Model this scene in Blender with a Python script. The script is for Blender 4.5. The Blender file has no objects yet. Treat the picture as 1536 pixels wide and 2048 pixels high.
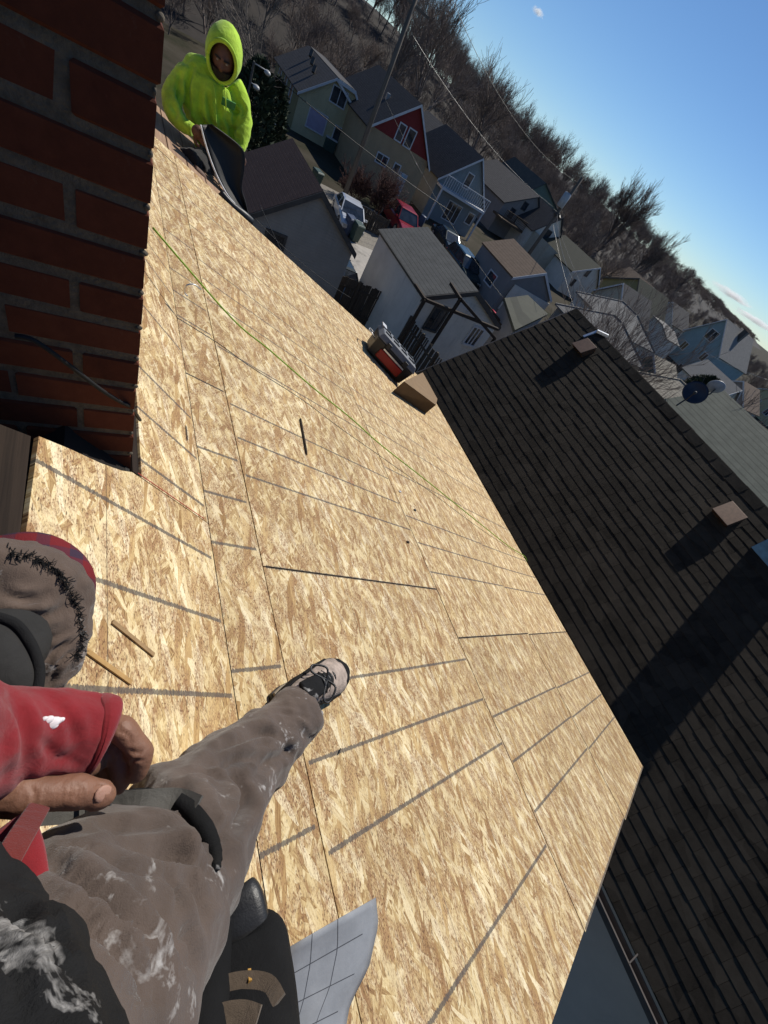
import bpy, bmesh, math, random
import numpy as np
from mathutils import Vector, Matrix
from mathutils.bvhtree import BVHTree

random.seed(7)
R_ = math.radians
SC = bpy.context.scene
COL = SC.collection
H = 8.5                      # eye height of the camera over the street level
CAM = Vector((0, 0, H))

# ------------------------------------------------------------------ camera
# world: X = downslope / towards the neighbour, Y = along the eaves, Z = up
FPX = 812.1535
RC = ((0.82070513, -0.33080696, 0.46584315),
      (-0.00146997, -0.81655464, -0.57726628),
      (0.57135009, 0.47308063, -0.67063686))
cd = bpy.data.cameras.new('camera')
cd.sensor_fit = 'VERTICAL'
cd.sensor_height = 36
cd.lens = 36 * FPX / 2048
cd.clip_start = 0.02
cd.clip_end = 6000
cam = bpy.data.objects.new('camera', cd)
COL.objects.link(cam)
cx, cy, cz = Vector(RC[0]), -Vector(RC[1]), -Vector(RC[2])
cam.matrix_world = Matrix(((cx.x, cy.x, cz.x, 0), (cx.y, cy.y, cz.y, 0), (cx.z, cy.z, cz.z, H), (0, 0, 0, 1)))
SC.camera = cam

# ------------------------------------------------------------------ sky and sun
SUN_AZ, SUN_EL = 63.0, 45.5          # azimuth from +Y towards +X
w = bpy.data.worlds.new('World')
SC.world = w
w.use_nodes = True
nt = w.node_tree
nt.nodes.clear()
sky = nt.nodes.new('ShaderNodeTexSky')
sky.sky_type = 'NISHITA'
sky.sun_disc = False
sky.sun_elevation = R_(SUN_EL)
sky.sun_rotation = R_(SUN_AZ)
sky.air_density = 1.0
sky.dust_density = 0.0
sky.altitude = 1200
sky.ozone_density = 3.0
bg = nt.nodes.new('ShaderNodeBackground')
bg.inputs['Strength'].default_value = 0.078
wo = nt.nodes.new('ShaderNodeOutputWorld')
hs_ = nt.nodes.new('ShaderNodeHueSaturation')
hs_.inputs['Saturation'].default_value = 1.05
mx_ = nt.nodes.new('ShaderNodeMix')
mx_.data_type = 'RGBA'
mx_.blend_type = 'MULTIPLY'
mx_.inputs[0].default_value = 1
mx_.inputs[7].default_value = (.82, .97, 1.12, 1)
nt.links.new(sky.outputs[0], hs_.inputs['Color'])
nt.links.new(hs_.outputs[0], mx_.inputs[6])
nt.links.new(mx_.outputs[2], bg.inputs[0])
nt.links.new(bg.outputs[0], wo.inputs[0])
sd = bpy.data.lights.new('sun', 'SUN')
sd.energy = 4.6
sd.angle = R_(0.53)
sd.color = (1.0, 0.95, 0.86)
sun = bpy.data.objects.new('sun', sd)
COL.objects.link(sun)
sdir = Vector((math.sin(R_(SUN_AZ)) * math.cos(R_(SUN_EL)), math.cos(R_(SUN_AZ)) * math.cos(R_(SUN_EL)), math.sin(R_(SUN_EL))))
sun.rotation_euler = sdir.to_track_quat('Z', 'Y').to_euler()
sun.location = (30, 15, 60)
SC.view_settings.view_transform = 'Standard'
SC.view_settings.look = 'None'
SC.view_settings.exposure = 0.0
SC.view_settings.gamma = 1.0
SC.cycles.max_bounces = 6
SC.cycles.volume_bounces = 2
SC.cycles.volume_max_steps = 48
SC.cycles.use_denoising = True

# ------------------------------------------------------------------ helpers: sight lines to places
def ray(px, py):
    v = (px - 768, py - 1024, FPX)
    r = Vector((sum(v[i] * RC[i][j] for i in range(3)) for j in range(3)))
    return r.normalized()
def at(px, py, d): return CAM + ray(px, py) * d
def FY(px, py, Y): r = ray(px, py); return CAM + r * (Y / r.y)
def FX(px, py, X): r = ray(px, py); return CAM + r * (X / r.x)
def FZ(px, py, z): r = ray(px, py); return CAM + r * ((z - H) / r.z)
S = 0.975
A1, A2 = R_(21.773), R_(47.623)
V1 = Vector((math.cos(A1), 0, -math.sin(A1))); N1 = Vector((math.sin(A1), 0, math.cos(A1)))
V2 = Vector((math.cos(A2), 0, -math.sin(A2))); N2 = Vector((math.sin(A2), 0, math.cos(A2)))
UY = Vector((0, 1, 0))
O1 = CAM - N1 * S
VC = 0.712 * S                        # crease between the low slope and the steep slope
CREASE = O1 + V1 * VC
def P1(u, v, n=0.0): return O1 + UY * u + V1 * v + N1 * n       # low slope, metres
def P2(u, v, n=0.0): return CREASE + UY * u + V2 * v + N2 * n   # steep slope, v<0 is up
def on1(px, py, n=0.0):
    r = ray(px, py); return CAM + r * ((n - S) / (N1 @ r))
OFF2 = N2 @ (CREASE - CAM)
def on2(px, py, n=0.0):
    r = ray(px, py); return CAM + r * ((OFF2 + n) / (N2 @ r))

# ------------------------------------------------------------------ helpers: meshes and tags
class MB:
    def __init__(s): s.v = []; s.f = []; s.uv = None
    def add(s, vs, fs):
        n = len(s.v); s.v += [tuple(p) for p in vs]; s.f += [tuple(i + n for i in f) for f in fs]; return s
    def box(s, a, b):
        (x0, y0, z0), (x1, y1, z1) = a, b
        return s.hexa([(x0, y0, z0), (x1, y0, z0), (x1, y1, z0), (x0, y1, z0), (x0, y0, z1), (x1, y0, z1), (x1, y1, z1), (x0, y1, z1)])
    def hexa(s, p):   # bottom loop 0-3, top loop 4-7
        return s.add(p, [(3, 2, 1, 0), (4, 5, 6, 7), (0, 1, 5, 4), (1, 2, 6, 5), (2, 3, 7, 6), (3, 0, 4, 7)])
    def obox(s, c, ex, ey, ez):   # centre and three half-axis vectors
        c, ex, ey, ez = Vector(c), Vector(ex), Vector(ey), Vector(ez)
        return s.hexa([c - ex - ey - ez, c + ex - ey - ez, c + ex + ey - ez, c - ex + ey - ez, c - ex - ey + ez, c + ex - ey + ez, c + ex + ey + ez, c - ex + ey + ez])
    def bar(s, a, b, w, h=None, up=(0, 0, 1)):
        a, b = Vector(a), Vector(b); d = b - a; u = Vector(up); sx = d.cross(u)
        if sx.length < 1e-6: sx = d.cross(Vector((1, 0, 0)))
        sx.normalize(); uu = sx.cross(d).normalized(); h = h or w
        return s.obox((a + b) / 2, d / 2, sx * w / 2, uu * h / 2)
    def prism(s, poly, d):   # polygon (3-d points) pushed along d
        n = len(poly); poly = [Vector(p) for p in poly]; d = Vector(d)
        return s.add(poly + [p + d for p in poly], [tuple(range(n))[::-1], tuple(range(n, 2 * n))] + [(i, (i + 1) % n, n + (i + 1) % n, n + i) for i in range(n)])
    def tube(s, pts, r, seg=8, cap=True):
        pts = [Vector(p) for p in pts]; n = len(pts)
        rs = r if isinstance(r, (list, tuple)) else [r] * n
        t0 = (pts[1] - pts[0]).normalized(); a = t0.orthogonal().normalized(); vs = []
        for i, p in enumerate(pts):
            t = (pts[min(i + 1, n - 1)] - pts[max(i - 1, 0)]).normalized()
            a = (a - t * a.dot(t)).normalized(); b = t.cross(a)
            for k in range(seg):
                q = 2 * math.pi * k / seg; vs.append(p + (a * math.cos(q) + b * math.sin(q)) * rs[i])
        fs = [(i * seg + k, i * seg + (k + 1) % seg, (i + 1) * seg + (k + 1) % seg, (i + 1) * seg + k) for i in range(n - 1) for k in range(seg)]
        if cap: fs += [tuple(range(seg))[::-1], tuple(range((n - 1) * seg, n * seg))]
        return s.add(vs, fs)
    def loft(s, rings, cap=True):
        n = len(rings[0]); vs = [p for r in rings for p in r]; m = len(rings)
        fs = [(i * n + k, i * n + (k + 1) % n, (i + 1) * n + (k + 1) % n, (i + 1) * n + k) for i in range(m - 1) for k in range(n)]
        if cap: fs += [tuple(range(n))[::-1], tuple(range((m - 1) * n, m * n))]
        return s.add(vs, fs)
    def ball(s, c, rx, ry=None, rz=None, nu=14, nv=9, rot=None):
        ry = ry or rx; rz = rz or rx; c = Vector(c); vs = []
        for j in range(nv + 1):
            t = math.pi * j / nv
            for i in range(nu):
                q = 2 * math.pi * i / nu
                p = Vector((rx * math.sin(t) * math.cos(q), ry * math.sin(t) * math.sin(q), rz * math.cos(t)))
                vs.append(c + (rot @ p if rot else p))
        fs = [(j * nu + i, (j + 1) * nu + i, (j + 1) * nu + (i + 1) % nu, j * nu + (i + 1) % nu) for j in range(nv) for i in range(nu)]
        return s.add(vs, fs)
    def mesh(s, name):
        me = bpy.data.meshes.new(name); me.from_pydata(s.v, [], s.f); me.validate(); me.update(); return me
    def build(s, name, mat, parent=None, smooth=False, bevel=0, origin=None):
        me = s.mesh(name)
        if isinstance(mat, (list, tuple)):
            for m in mat: me.materials.append(m)
        else: me.materials.append(mat)
        bm = bmesh.new(); bm.from_mesh(me)
        bmesh.ops.recalc_face_normals(bm, faces=bm.faces)
        bm.to_mesh(me); bm.free()
        if smooth: me.polygons.foreach_set('use_smooth', [True] * len(me.polygons))
        o = bpy.data.objects.new(name, me); COL.objects.link(o)
        if parent: put(o, parent)
        if bevel:
            b = o.modifiers.new('edge', 'BEVEL'); b.width = bevel; b.segments = 2; b.limit_method = 'ANGLE'
        return o
def put(o, parent):
    o.parent = parent
    o.matrix_parent_inverse = Matrix.Translation(-parent.location) if parent.rotation_euler.x == 0 and parent.rotation_euler.y == 0 and parent.rotation_euler.z == 0 else parent.matrix_basis.inverted()
def tag(o, label=None, cat=None, group=None, kind=None):
    for k, v in (('label', label), ('category', cat), ('group', group), ('kind', kind)):
        if v: o[k] = v
    return o
def empty(name, loc, label=None, cat=None, group=None):
    o = bpy.data.objects.new(name, None); o.location = loc; o.empty_display_size = .2; COL.objects.link(o)
    return tag(o, label, cat, group)
def copy_tree(o, parent=None):
    c = o.copy(); COL.objects.link(c)
    if parent: c.parent = parent; c.matrix_parent_inverse = o.matrix_parent_inverse.copy()
    for ch in list(o.children): copy_tree(ch, c)
    return c
def lerp(a, b, t): return a + (b - a) * t
def spline(pts, n=8):   # Catmull-Rom through vectors of any length
    P = [np.array(p, float) for p in pts]; out = []
    for i in range(len(P) - 1):
        p0, p1, p2, p3 = P[max(i - 1, 0)], P[i], P[i + 1], P[min(i + 2, len(P) - 1)]
        for k in range(n):
            t = k / n
            out.append(.5 * ((2 * p1) + (-p0 + p2) * t + (2 * p0 - 5 * p1 + 4 * p2 - p3) * t * t + (-p0 + 3 * p1 - 3 * p2 + p3) * t ** 3))
    out.append(P[-1]); return out

# ------------------------------------------------------------------ helpers: materials
class NT:
    def __init__(s, name):
        s.m = bpy.data.materials.new(name); s.m.use_nodes = True; s.t = s.m.node_tree
        s.t.nodes.clear(); s.out = s.n('OutputMaterial'); s.b = s.n('BsdfPrincipled')
        s.l(s.b.outputs[0], s.out.inputs[0])
    def n(s, typ, **kw):
        nd = s.t.nodes.new('ShaderNode' + typ)
        for k, v in kw.items():
            if k.startswith('i_'):
                key = k[2:].replace('_', ' ')
                nd.inputs[key if key in nd.inputs else key.title()].default_value = v
            else: setattr(nd, k, v)
        return nd
    def l(s, a, b): s.t.links.new(a, b)
    def coord(s, out='Object'): return s.n('TexCoord').outputs[out]
    def mapping(s, src, sc=(1, 1, 1), rot=(0, 0, 0), loc=(0, 0, 0)):
        m = s.n('Mapping'); m.inputs['Scale'].default_value = sc; m.inputs['Rotation'].default_value = rot; m.inputs['Location'].default_value = loc
        s.l(src, m.inputs['Vector']); return m.outputs[0]
    def noise(s, src, scale, detail=4, rough=.55, dist=0):
        n = s.n('TexNoise'); n.inputs['Scale'].default_value = scale; n.inputs['Detail'].default_value = detail; n.inputs['Roughness'].default_value = rough; n.inputs['Distortion'].default_value = dist
        s.l(src, n.inputs['Vector']); return n.outputs['Fac']
    def ramp(s, src, stops, interp='LINEAR'):
        r = s.n('ValToRGB'); r.color_ramp.interpolation = interp; e = r.color_ramp.elements
        while len(e) > 1: e.remove(e[-1])
        for i, (p, c) in enumerate(stops):
            el = e[0] if i == 0 else e.new(p)
            el.position = p; el.color = (*c, 1) if len(c) == 3 else c
        s.l(src, r.inputs[0]); return r.outputs[0]
    def math(s, op, a, b=None, clamp=False):
        m = s.n('Math', operation=op); m.use_clamp = clamp
        for i, x in enumerate((a, b)):
            if x is None: continue
            if isinstance(x, (int, float)): m.inputs[i].default_value = x
            else: s.l(x, m.inputs[i])
        return m.outputs[0]
    def mix(s, f, a, b, mode='MIX'):
        m = s.n('Mix', data_type='RGBA', blend_type=mode)
        for i, x in ((0, f), (6, a), (7, b)):
            if isinstance(x, (int, float)): m.inputs[i].default_value = x
            elif isinstance(x, tuple): m.inputs[i].default_value = (*x, 1)
            else: s.l(x, m.inputs[i])
        return m.outputs[2]
    def bump(s, h, strength=.3, dist=.01):
        b = s.n('Bump'); b.inputs['Strength'].default_value = strength; b.inputs['Distance'].default_value = dist
        s.l(h, b.inputs['Height']); s.l(b.outputs[0], s.b.inputs['Normal']); return b
    def fin(s, col=None, rough=None, metal=None, spec=None):
        for key, x in (('Base Color', col), ('Roughness', rough), ('Metallic', metal), ('Specular IOR Level', spec)):
            if x is None: continue
            if isinstance(x, tuple): s.b.inputs[key].default_value = (*x, 1)
            elif isinstance(x, (int, float)): s.b.inputs[key].default_value = x
            else: s.l(x, s.b.inputs[key])
        return s.m
def plain(name, col, rough=.7, var=.25, scale=6, metal=0.0, bump=.0, bscale=60, spec=.4, dirt=None, rnd=0.0):
    k = NT(name); co = k.coord()
    n = k.noise(co, scale, 5)
    lo = tuple(c * (1 - var) for c in col); hi = tuple(min(1, c * (1 + var)) for c in col)
    c = k.ramp(n, [(.3, lo), (.7, hi)])
    if dirt:
        d = k.noise(co, scale * .35, 6, .7); c = k.mix(k.ramp(d, [(.5, (0, 0, 0)), (.68, (1, 1, 1))]), c, dirt)
    if rnd:
        oi = k.n('ObjectInfo'); f = k.math('ADD', k.math('MULTIPLY', oi.outputs['Random'], 2 * rnd), 1 - rnd)
        c = k.mix(1.0, c, k.n('CombineColor').outputs[0], 'MULTIPLY') if False else k.mix(1.0, c, rgb(k, f), 'MULTIPLY')
    if bump: k.bump(k.noise(co, bscale, 6), bump, .01)
    return k.fin(c, rough, metal, spec)
def rgb(k, f):
    cc = k.n('CombineColor')
    for i in range(3): k.l(f, cc.inputs[i])
    return cc.outputs[0]
# ------------------------------------------------------------------ materials of the near things
def osb_material():
    k = NT('strand_board'); uv = k.n('UVMap').outputs[0]
    oi = k.n('ObjectInfo').outputs['Random']
    off = k.n('CombineXYZ'); k.l(k.math('MULTIPLY', oi, 91.0), off.inputs[0]); k.l(k.math('MULTIPLY', oi, 37.0), off.inputs[1])
    va = k.n('VectorMath', operation='ADD'); k.l(uv, va.inputs[0]); k.l(off.outputs[0], va.inputs[1]); p = va.outputs[0]
    nz = k.n('TexNoise'); nz.inputs['Scale'].default_value = 9; nz.inputs['Detail'].default_value = 2; k.l(p, nz.inputs['Vector'])
    dv = k.n('VectorMath', operation='SCALE'); k.l(nz.outputs['Color'], dv.inputs[0]); dv.inputs['Scale'].default_value = .016
    da = k.n('VectorMath', operation='ADD'); k.l(p, da.inputs[0]); k.l(dv.outputs[0], da.inputs[1]); pd = da.outputs[0]
    def layer(ang, L, W, seed):
        a = k.mapping(pd, rot=(0, 0, R_(ang)), loc=(seed, seed * 1.7, 0)); b = k.mapping(a, sc=(1 / L, 1 / W, 1))
        v = k.n('TexVoronoi', voronoi_dimensions='2D', feature='F1'); v.inputs['Scale'].default_value = 1; v.inputs['Randomness'].default_value = 1
        k.l(b, v.inputs['Vector']); sp = k.n('SeparateColor'); k.l(v.outputs['Color'], sp.inputs[0])
        g = k.noise(k.mapping(a, sc=(18, 330, 1)), 1, 3, .6)
        return sp.outputs[0], sp.outputs[1], g, v.outputs['Distance']
    pal = [(0, (.20, .11, .05)), (.16, (.36, .235, .11)), (.34, (.52, .385, .195)), (.52, (.64, .51, .285)), (.72, (.72, .60, .37)), (1, (.79, .70, .49))]
    amber = [(0, (.26, .15, .06)), (.4, (.45, .30, .14)), (.7, (.57, .42, .21)), (1, (.66, .52, .30))]
    cream = [(0, (.58, .46, .26)), (.5, (.74, .63, .41)), (1, (.84, .76, .56))]
    col = None; hgt = None
    for i, (ang, L, W, seed, thr, pl, gw) in enumerate([(3, .046, .0070, 0, 0, pal, .65), (24, .046, .0075, 3.1, .50, pal, .65), (-27, .050, .0080, 7.7, .52, pal, .65), (8, .075, .011, 11.3, .64, pal, .65), (40, .040, .009, 5.2, .82, pal, .65), (-42, .042, .009, 41.0, .85, pal, .65), (14, .095, .017, 29.0, .82, cream, .8), (-11, .11, .018, 17.0, .86, amber, .9), (33, .090, .016, 37.0, .93, cream, .8)]):
        a, b, g, d = layer(ang, L, W, seed)
        f = k.math('ADD', k.math('ADD', k.math('MULTIPLY', a, .72), k.math('MULTIPLY', k.math('SUBTRACT', g, .5), gw * 1.6)), .12)
        c = k.ramp(f, pl)
        if col is None: col, hgt = c, a
        else:
            m = k.math('GREATER_THAN', b, thr); col = k.mix(m, col, c)
            mh = k.n('Mix'); k.l(m, mh.inputs[0]); k.l(hgt, mh.inputs[2]); k.l(a, mh.inputs[3]); hgt = mh.outputs[0]
    # torn fibre: brown mottled patches between the pale strands, then splinters and pin holes
    patch = k.noise(k.mapping(p, sc=(11, 21, 1)), 1, 4, .6, .4)
    sp1 = k.noise(k.mapping(p, sc=(150, 300, 1)), 1, 3, .62)
    pm = k.ramp(patch, [(.43, (0, 0, 0)), (.56, (1, 1, 1))])
    fib = k.noise(k.mapping(p, sc=(70, 210, 1)), 1, 4, .75, .5)
    col = k.mix(k.math('MULTIPLY', pm, k.ramp(fib, [(.38, (0, 0, 0)), (.58, (.84, .84, .84))])), col, (.33, .19, .105))
    s1 = k.math('MULTIPLY', k.ramp(sp1, [(.53, (0, 0, 0)), (.60, (1, 1, 1))]), k.math('ADD', k.math('MULTIPLY', pm, .60), .26))
    col = k.mix(s1, col, (.13, .066, .035))
    sp2 = k.noise(k.mapping(p, sc=(45, 200, 1), rot=(0, 0, .4)), 1, 2, .5)
    col = k.mix(k.math('MULTIPLY', k.ramp(sp2, [(.655, (0, 0, 0)), (.69, (1, 1, 1))]), .8), col, (.06, .034, .02))
    # broad tone: some areas browner, some paler
    br = k.noise(p, 2.2, 4)
    col = k.mix(1.0, col, k.ramp(br, [(.3, (.86, .81, .73)), (.7, (1.12, 1.09, 1.03))]), 'MULTIPLY')
    tone = k.math('ADD', k.math('MULTIPLY', oi, .20), .88); col = k.mix(1.0, col, rgb(k, tone), 'MULTIPLY')
    # red chalk dust smears
    ch = k.noise(k.mapping(p, sc=(5, 3.2, 1)), 1, 4)
    col = k.mix(k.math('MULTIPLY', k.ramp(ch, [(.68, (0, 0, 0)), (.8, (1, 1, 1))]), .35), col, (.45, .13, .09))
    # printed nailing guides: grey bands across the sheet every 16 and 24 inches, hair lines along it
    sx = k.n('SeparateXYZ'); k.l(uv, sx.inputs[0]); x, y = sx.outputs[0], sx.outputs[1]
    wob = k.math('MULTIPLY', k.math('SUBTRACT', k.noise(k.mapping(p, sc=(30, 220, 1)), 1, 3, .7), .5), .016)
    def band(c, step, half, w):
        d = k.math('ABSOLUTE', k.math('SUBTRACT', k.math('PINGPONG', c, step / 2), 0.0))
        return k.math('LESS_THAN', k.math('ADD', d, w) if w is not None else d, half)
    xa = k.math('ADD', x, 24.384 * 4)
    g = k.math('MAXIMUM', band(xa, .4064, .0054, wob), band(xa, .6096, .0054, wob))
    yy = k.math('PINGPONG', y, 1.2192 / 2)
    g = k.math('MULTIPLY', g, k.math('GREATER_THAN', yy, .012))
    g = k.math('MULTIPLY', g, k.math('LESS_THAN', yy, 5))
    col = k.mix(k.math('MULTIPLY', g, .80), col, (.075, .068, .066))
    hy = k.math('LESS_THAN', k.math('ABSOLUTE', k.math('SUBTRACT', yy, .4064)), .0013)
    col = k.mix(k.math('MULTIPLY', hy, .6), col, (.07, .05, .035))
    b = k.bump(k.math('ADD', k.math('MULTIPLY', hgt, .6), k.math('MULTIPLY', sp1, .5)), .35, .004)
    return k.fin(col, .78, 0, .25)
M = {}
M['osb'] = osb_material()
def wood(name, c1, c2, ax=1, sc=1.0, rough=.85):
    k = NT(name); co = k.coord(); s = [60 * sc, 60 * sc, 60 * sc]; s[ax] = 2.5 * sc
    g = k.noise(k.mapping(co, sc=tuple(s)), 1, 6, .65, .4); d = k.noise(co, 5 * sc, 5)
    c = k.mix(k.math('MULTIPLY', d, .5), k.ramp(g, [(.3, c1), (.7, c2)]), tuple(.4 * x for x in c1))
    k.bump(g, .5, .004); return k.fin(c, rough, 0, .2)
M['old_wood'] = wood('weathered_board', (.012, .008, .006), (.046, .031, .022), 1)
M['plank'] = wood('old_plank', (.26, .16, .10), (.50, .34, .23), 1)
M['fence'] = wood('fence_wood', (.05, .042, .034), (.12, .10, .08), 2, .4)
M['timber'] = wood('dark_timber', (.03, .022, .016), (.08, .06, .045), 2, .4)
M['deck'] = wood('deck_wood', (.07, .05, .035), (.16, .115, .08), 0, .4)
M['dark'] = plain('attic_shade', (.012, .010, .009), .95, .3, 8)  # near-black colour stands in for the unlit space under the deck
M['tar'] = plain('tar_edge', (.03, .028, .026), .8, .4, 60, bump=.6, bscale=150)
def brick_mat():
    k = NT('clay_brick'); co = k.coord(); oi = k.n('ObjectInfo').outputs['Random']
    n = k.noise(co, 35, 6, .65); f = k.math('ADD', k.math('MULTIPLY', n, .6), k.math('MULTIPLY', oi, .4))
    c = k.ramp(f, [(.2, (.058, .016, .009)), (.5, (.095, .027, .014)), (.8, (.13, .040, .021))])
    d = k.noise(co, 90, 4); c = k.mix(k.ramp(d, [(.62, (0, 0, 0)), (.75, (.7, .7, .7))]), c, (.12, .035, .02))
    wh = k.noise(co, 22, 6, .75); c = k.mix(k.ramp(wh, [(.62, (0, 0, 0)), (.78, (.3, .3, .3))]), c, (.2, .16, .13))
    k.bump(k.noise(co, 120, 6), .3, .003); return k.fin(c, .9, 0, .2)
M['brick'] = brick_mat()
M['mortar'] = plain('mortar', (.105, .088, .066), .95, .3, 50, bump=.6, bscale=140)
def shingle_mat(name, c0, c1, rnd=.35, scale=14):
    k = NT(name); co = k.coord(); oi = k.n('ObjectInfo').outputs['Random']
    g = k.noise(co, 420, 2, .7); n = k.noise(co, scale, 4)
    vo = k.n('TexVoronoi', voronoi_dimensions='3D'); vo.inputs['Scale'].default_value = 1; k.l(k.mapping(co, sc=(6, 4, 6)), vo.inputs['Vector']); vs_ = k.n('SeparateColor'); k.l(vo.outputs['Color'], vs_.inputs[0])
    f = k.math('ADD', k.math('MULTIPLY', n, .45), k.math('ADD', k.math('MULTIPLY', oi, .25), k.math('MULTIPLY', vs_.outputs[0], .35)))
    c = k.ramp(f, [(.25, c0), (.8, c1)])
    c = k.mix(k.ramp(g, [(.45, (0, 0, 0)), (.7, (.5, .5, .5))]), c, tuple(min(1, x * 2.0) for x in c1))
    k.bump(g, .5, .003); return k.fin(c, .92, 0, .15)
M['shingle'] = shingle_mat('asphalt_shingle', (.009, .007, .005), (.042, .034, .025))
M['alu'] = plain('aluminium', (.62, .62, .62), .38, .15, 20, metal=.9)
M['gutter'] = plain('gutter_paint', (.10, .085, .075), .45, .2, 8)
M['black_plastic'] = plain('black_plastic', (.018, .018, .019), .42, .3, 30, bump=.1, bscale=300)
M['rubber_cable'] = plain('cable_jacket', (.008, .008, .008), .75, .2, 30)
M['green_rope'] = plain('green_cord', (.26, .42, .03), .6, .35, 90)
M['copper'] = plain('brown_vent_metal', (.12, .07, .045), .42, .2, 25, metal=.35)
M['flue_blue'] = plain('blue_metal', (.05, .16, .32), .35, .3, 12, metal=.3)
M['card'] = plain('cardboard', (.21, .135, .068), .85, .12, 10, bump=.1, bscale=90)
M['siding_beige'] = None
def lap(name, col, step=.11, var=.10, dirt=(.12, .12, .11), rough=.6):   # painted lap siding, shadow line under each lap
    k = NT(name); co = k.coord(); sx = k.n('SeparateXYZ'); k.l(co, sx.inputs[0])
    saw = k.math('FRACT', k.math('DIVIDE', sx.outputs[2], step))
    n = k.noise(co, 1.3, 6, .65)
    c = k.ramp(n, [(.3, tuple(x * (1 - var) for x in col)), (.7, tuple(min(1, x * (1 + var)) for x in col))])
    gr = k.noise(k.mapping(co, sc=(3, 3, .5)), 1, 5, .7); c = k.mix(k.ramp(gr, [(.55, (0, 0, 0)), (.8, (.4, .4, .4))]), c, dirt)
    b = k.bump(saw, .8, .02); b.invert = True
    return k.fin(c, rough, 0, .3)
M['siding_beige'] = lap('beige_siding', (.50, .42, .34), .12)

# ------------------------------------------------------------------ our house: deck of strand board
house = empty('house', (1.6, 1.6, 0), 'house being re-roofed, its bright new strand-board deck stripped bare of shingles', 'house')
def sheet(fn, u0, u1, v0, v1, uo, vo, parent, lift=0.0, t=.011, name='osb_sheet', mat=None, cut=None):
    nu, nv = max(1, int((u1 - u0) / .3)), max(1, int((v1 - v0) / .3))
    poly = cut or [(u0, v0), (u1, v0), (u1, v1), (u0, v1)]
    m = MB(); m.v = [tuple(fn(u, v, lift)) for u, v in poly] + [tuple(fn(u, v, lift - t)) for u, v in poly]; n = len(poly)
    m.f = [tuple(range(n)), tuple(range(n, 2 * n))[::-1]] + [(i, (i + 1) % n, n + (i + 1) % n, n + i) for i in range(n)]
    o = m.build(name, mat or M['osb'], parent)
    me = o.data; ul = me.uv_layers.new(name='sheet'); pp = poly + poly
    key = {tuple(round(c, 5) for c in v): i for i, v in enumerate(m.v)}
    for lp in me.loops:
        i = key[tuple(round(c, 5) for c in me.vertices[lp.vertex_index].co)]
        ul.data[lp.index].uv = (pp[i][0] - uo, pp[i][1] - vo)
    return o
G = .0023
rowv = [VC, .8775, 2.0967, 3.3159, 4.5351]
rows = [(0, [-.858, 1.52, 3.96, 4.17], .8775 - 1.2192), (1, [-.866, .6425, 3.08, 4.17], .8775), (2, [-.874, .351, 2.789, 4.172], 2.0967), (3, [-.884, .343, 2.781, 4.168], 3.3159)]
for r, js, vo in rows:
    for a, b in zip(js[:-1], js[1:]):
        uo = b if a < -.8 else a
        sheet(P1, a + G, b - G, rowv[r] + (.0042 if r > 1 else .0024 if r else .0024), rowv[r + 1] - (.0030 if r else .0018), uo, vo, house, lift=random.uniform(-.0012, .0012))
# steep slope: one sheet in front of the chimney, the next ones beyond it
CHX, CHY = .062, .797
sheet(P2, -1.6, .772, -.565, -.003, 1.05, 0, house, cut=[(-1.6, -.001), (-1.6, -.565), (.44, -.572), (.705, -.565), (.722, -.50), (.738, -.42), (.757, -.36), (.775, -.325), (.775, -.001)])
sheet(P2, .778, 3.216, -.292, -.001, .434, 0, house)
sheet(P2, 3.22, 4.17, -.60, -.001, 3.22, 0, house)
# carcass under the deck
m = MB()
for a, b in (((-.85, VC), (4.15, 4.50)),):
    m.hexa([P1(-.85, VC, -.16), P1(-.85, 4.5, -.16), P1(4.15, 4.5, -.16), P1(4.15, VC, -.16), P1(-.85, VC, -.0125), P1(-.85, 4.5, -.0125), P1(4.15, 4.5, -.0125), P1(4.15, VC, -.0125)])
m.hexa([P2(-1.58, -.50, -.16), P2(-1.58, .05, -.16), P2(4.15, .05, -.16), P2(4.15, -.50, -.16), P2(-1.58, -.50, -.0135), P2(-1.58, .0, -.0135), P2(4.15, .0, -.0135), P2(4.15, -.50, -.0135)])
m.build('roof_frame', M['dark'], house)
# steep carcass going on above the hole, set back, its near-black colour painting the unlit opening
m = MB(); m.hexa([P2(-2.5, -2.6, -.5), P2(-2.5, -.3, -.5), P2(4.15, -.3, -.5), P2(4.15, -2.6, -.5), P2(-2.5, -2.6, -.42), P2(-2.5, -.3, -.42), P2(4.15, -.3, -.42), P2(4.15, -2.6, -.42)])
m.build('attic_backing', M['dark'], house)
for i in range(4):    # old sheathing boards still in place above the new sheet
    v1 = -.575 - i * .19; lo, hi = (-1.7, .70 - .012 * i) if i != 1 else (-1.7, .55)
    m = MB(); m.hexa([P2(lo, v1 - .18, -.03), P2(lo, v1, -.03), P2(hi, v1, -.03), P2(hi - .05, v1 - .18, -.03), P2(lo, v1 - .18, -.006), P2(lo, v1, -.006), P2(hi, v1, -.006), P2(hi - .05, v1 - .18, -.006)])
    m.build('old_board', M['old_wood'], house)
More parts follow.
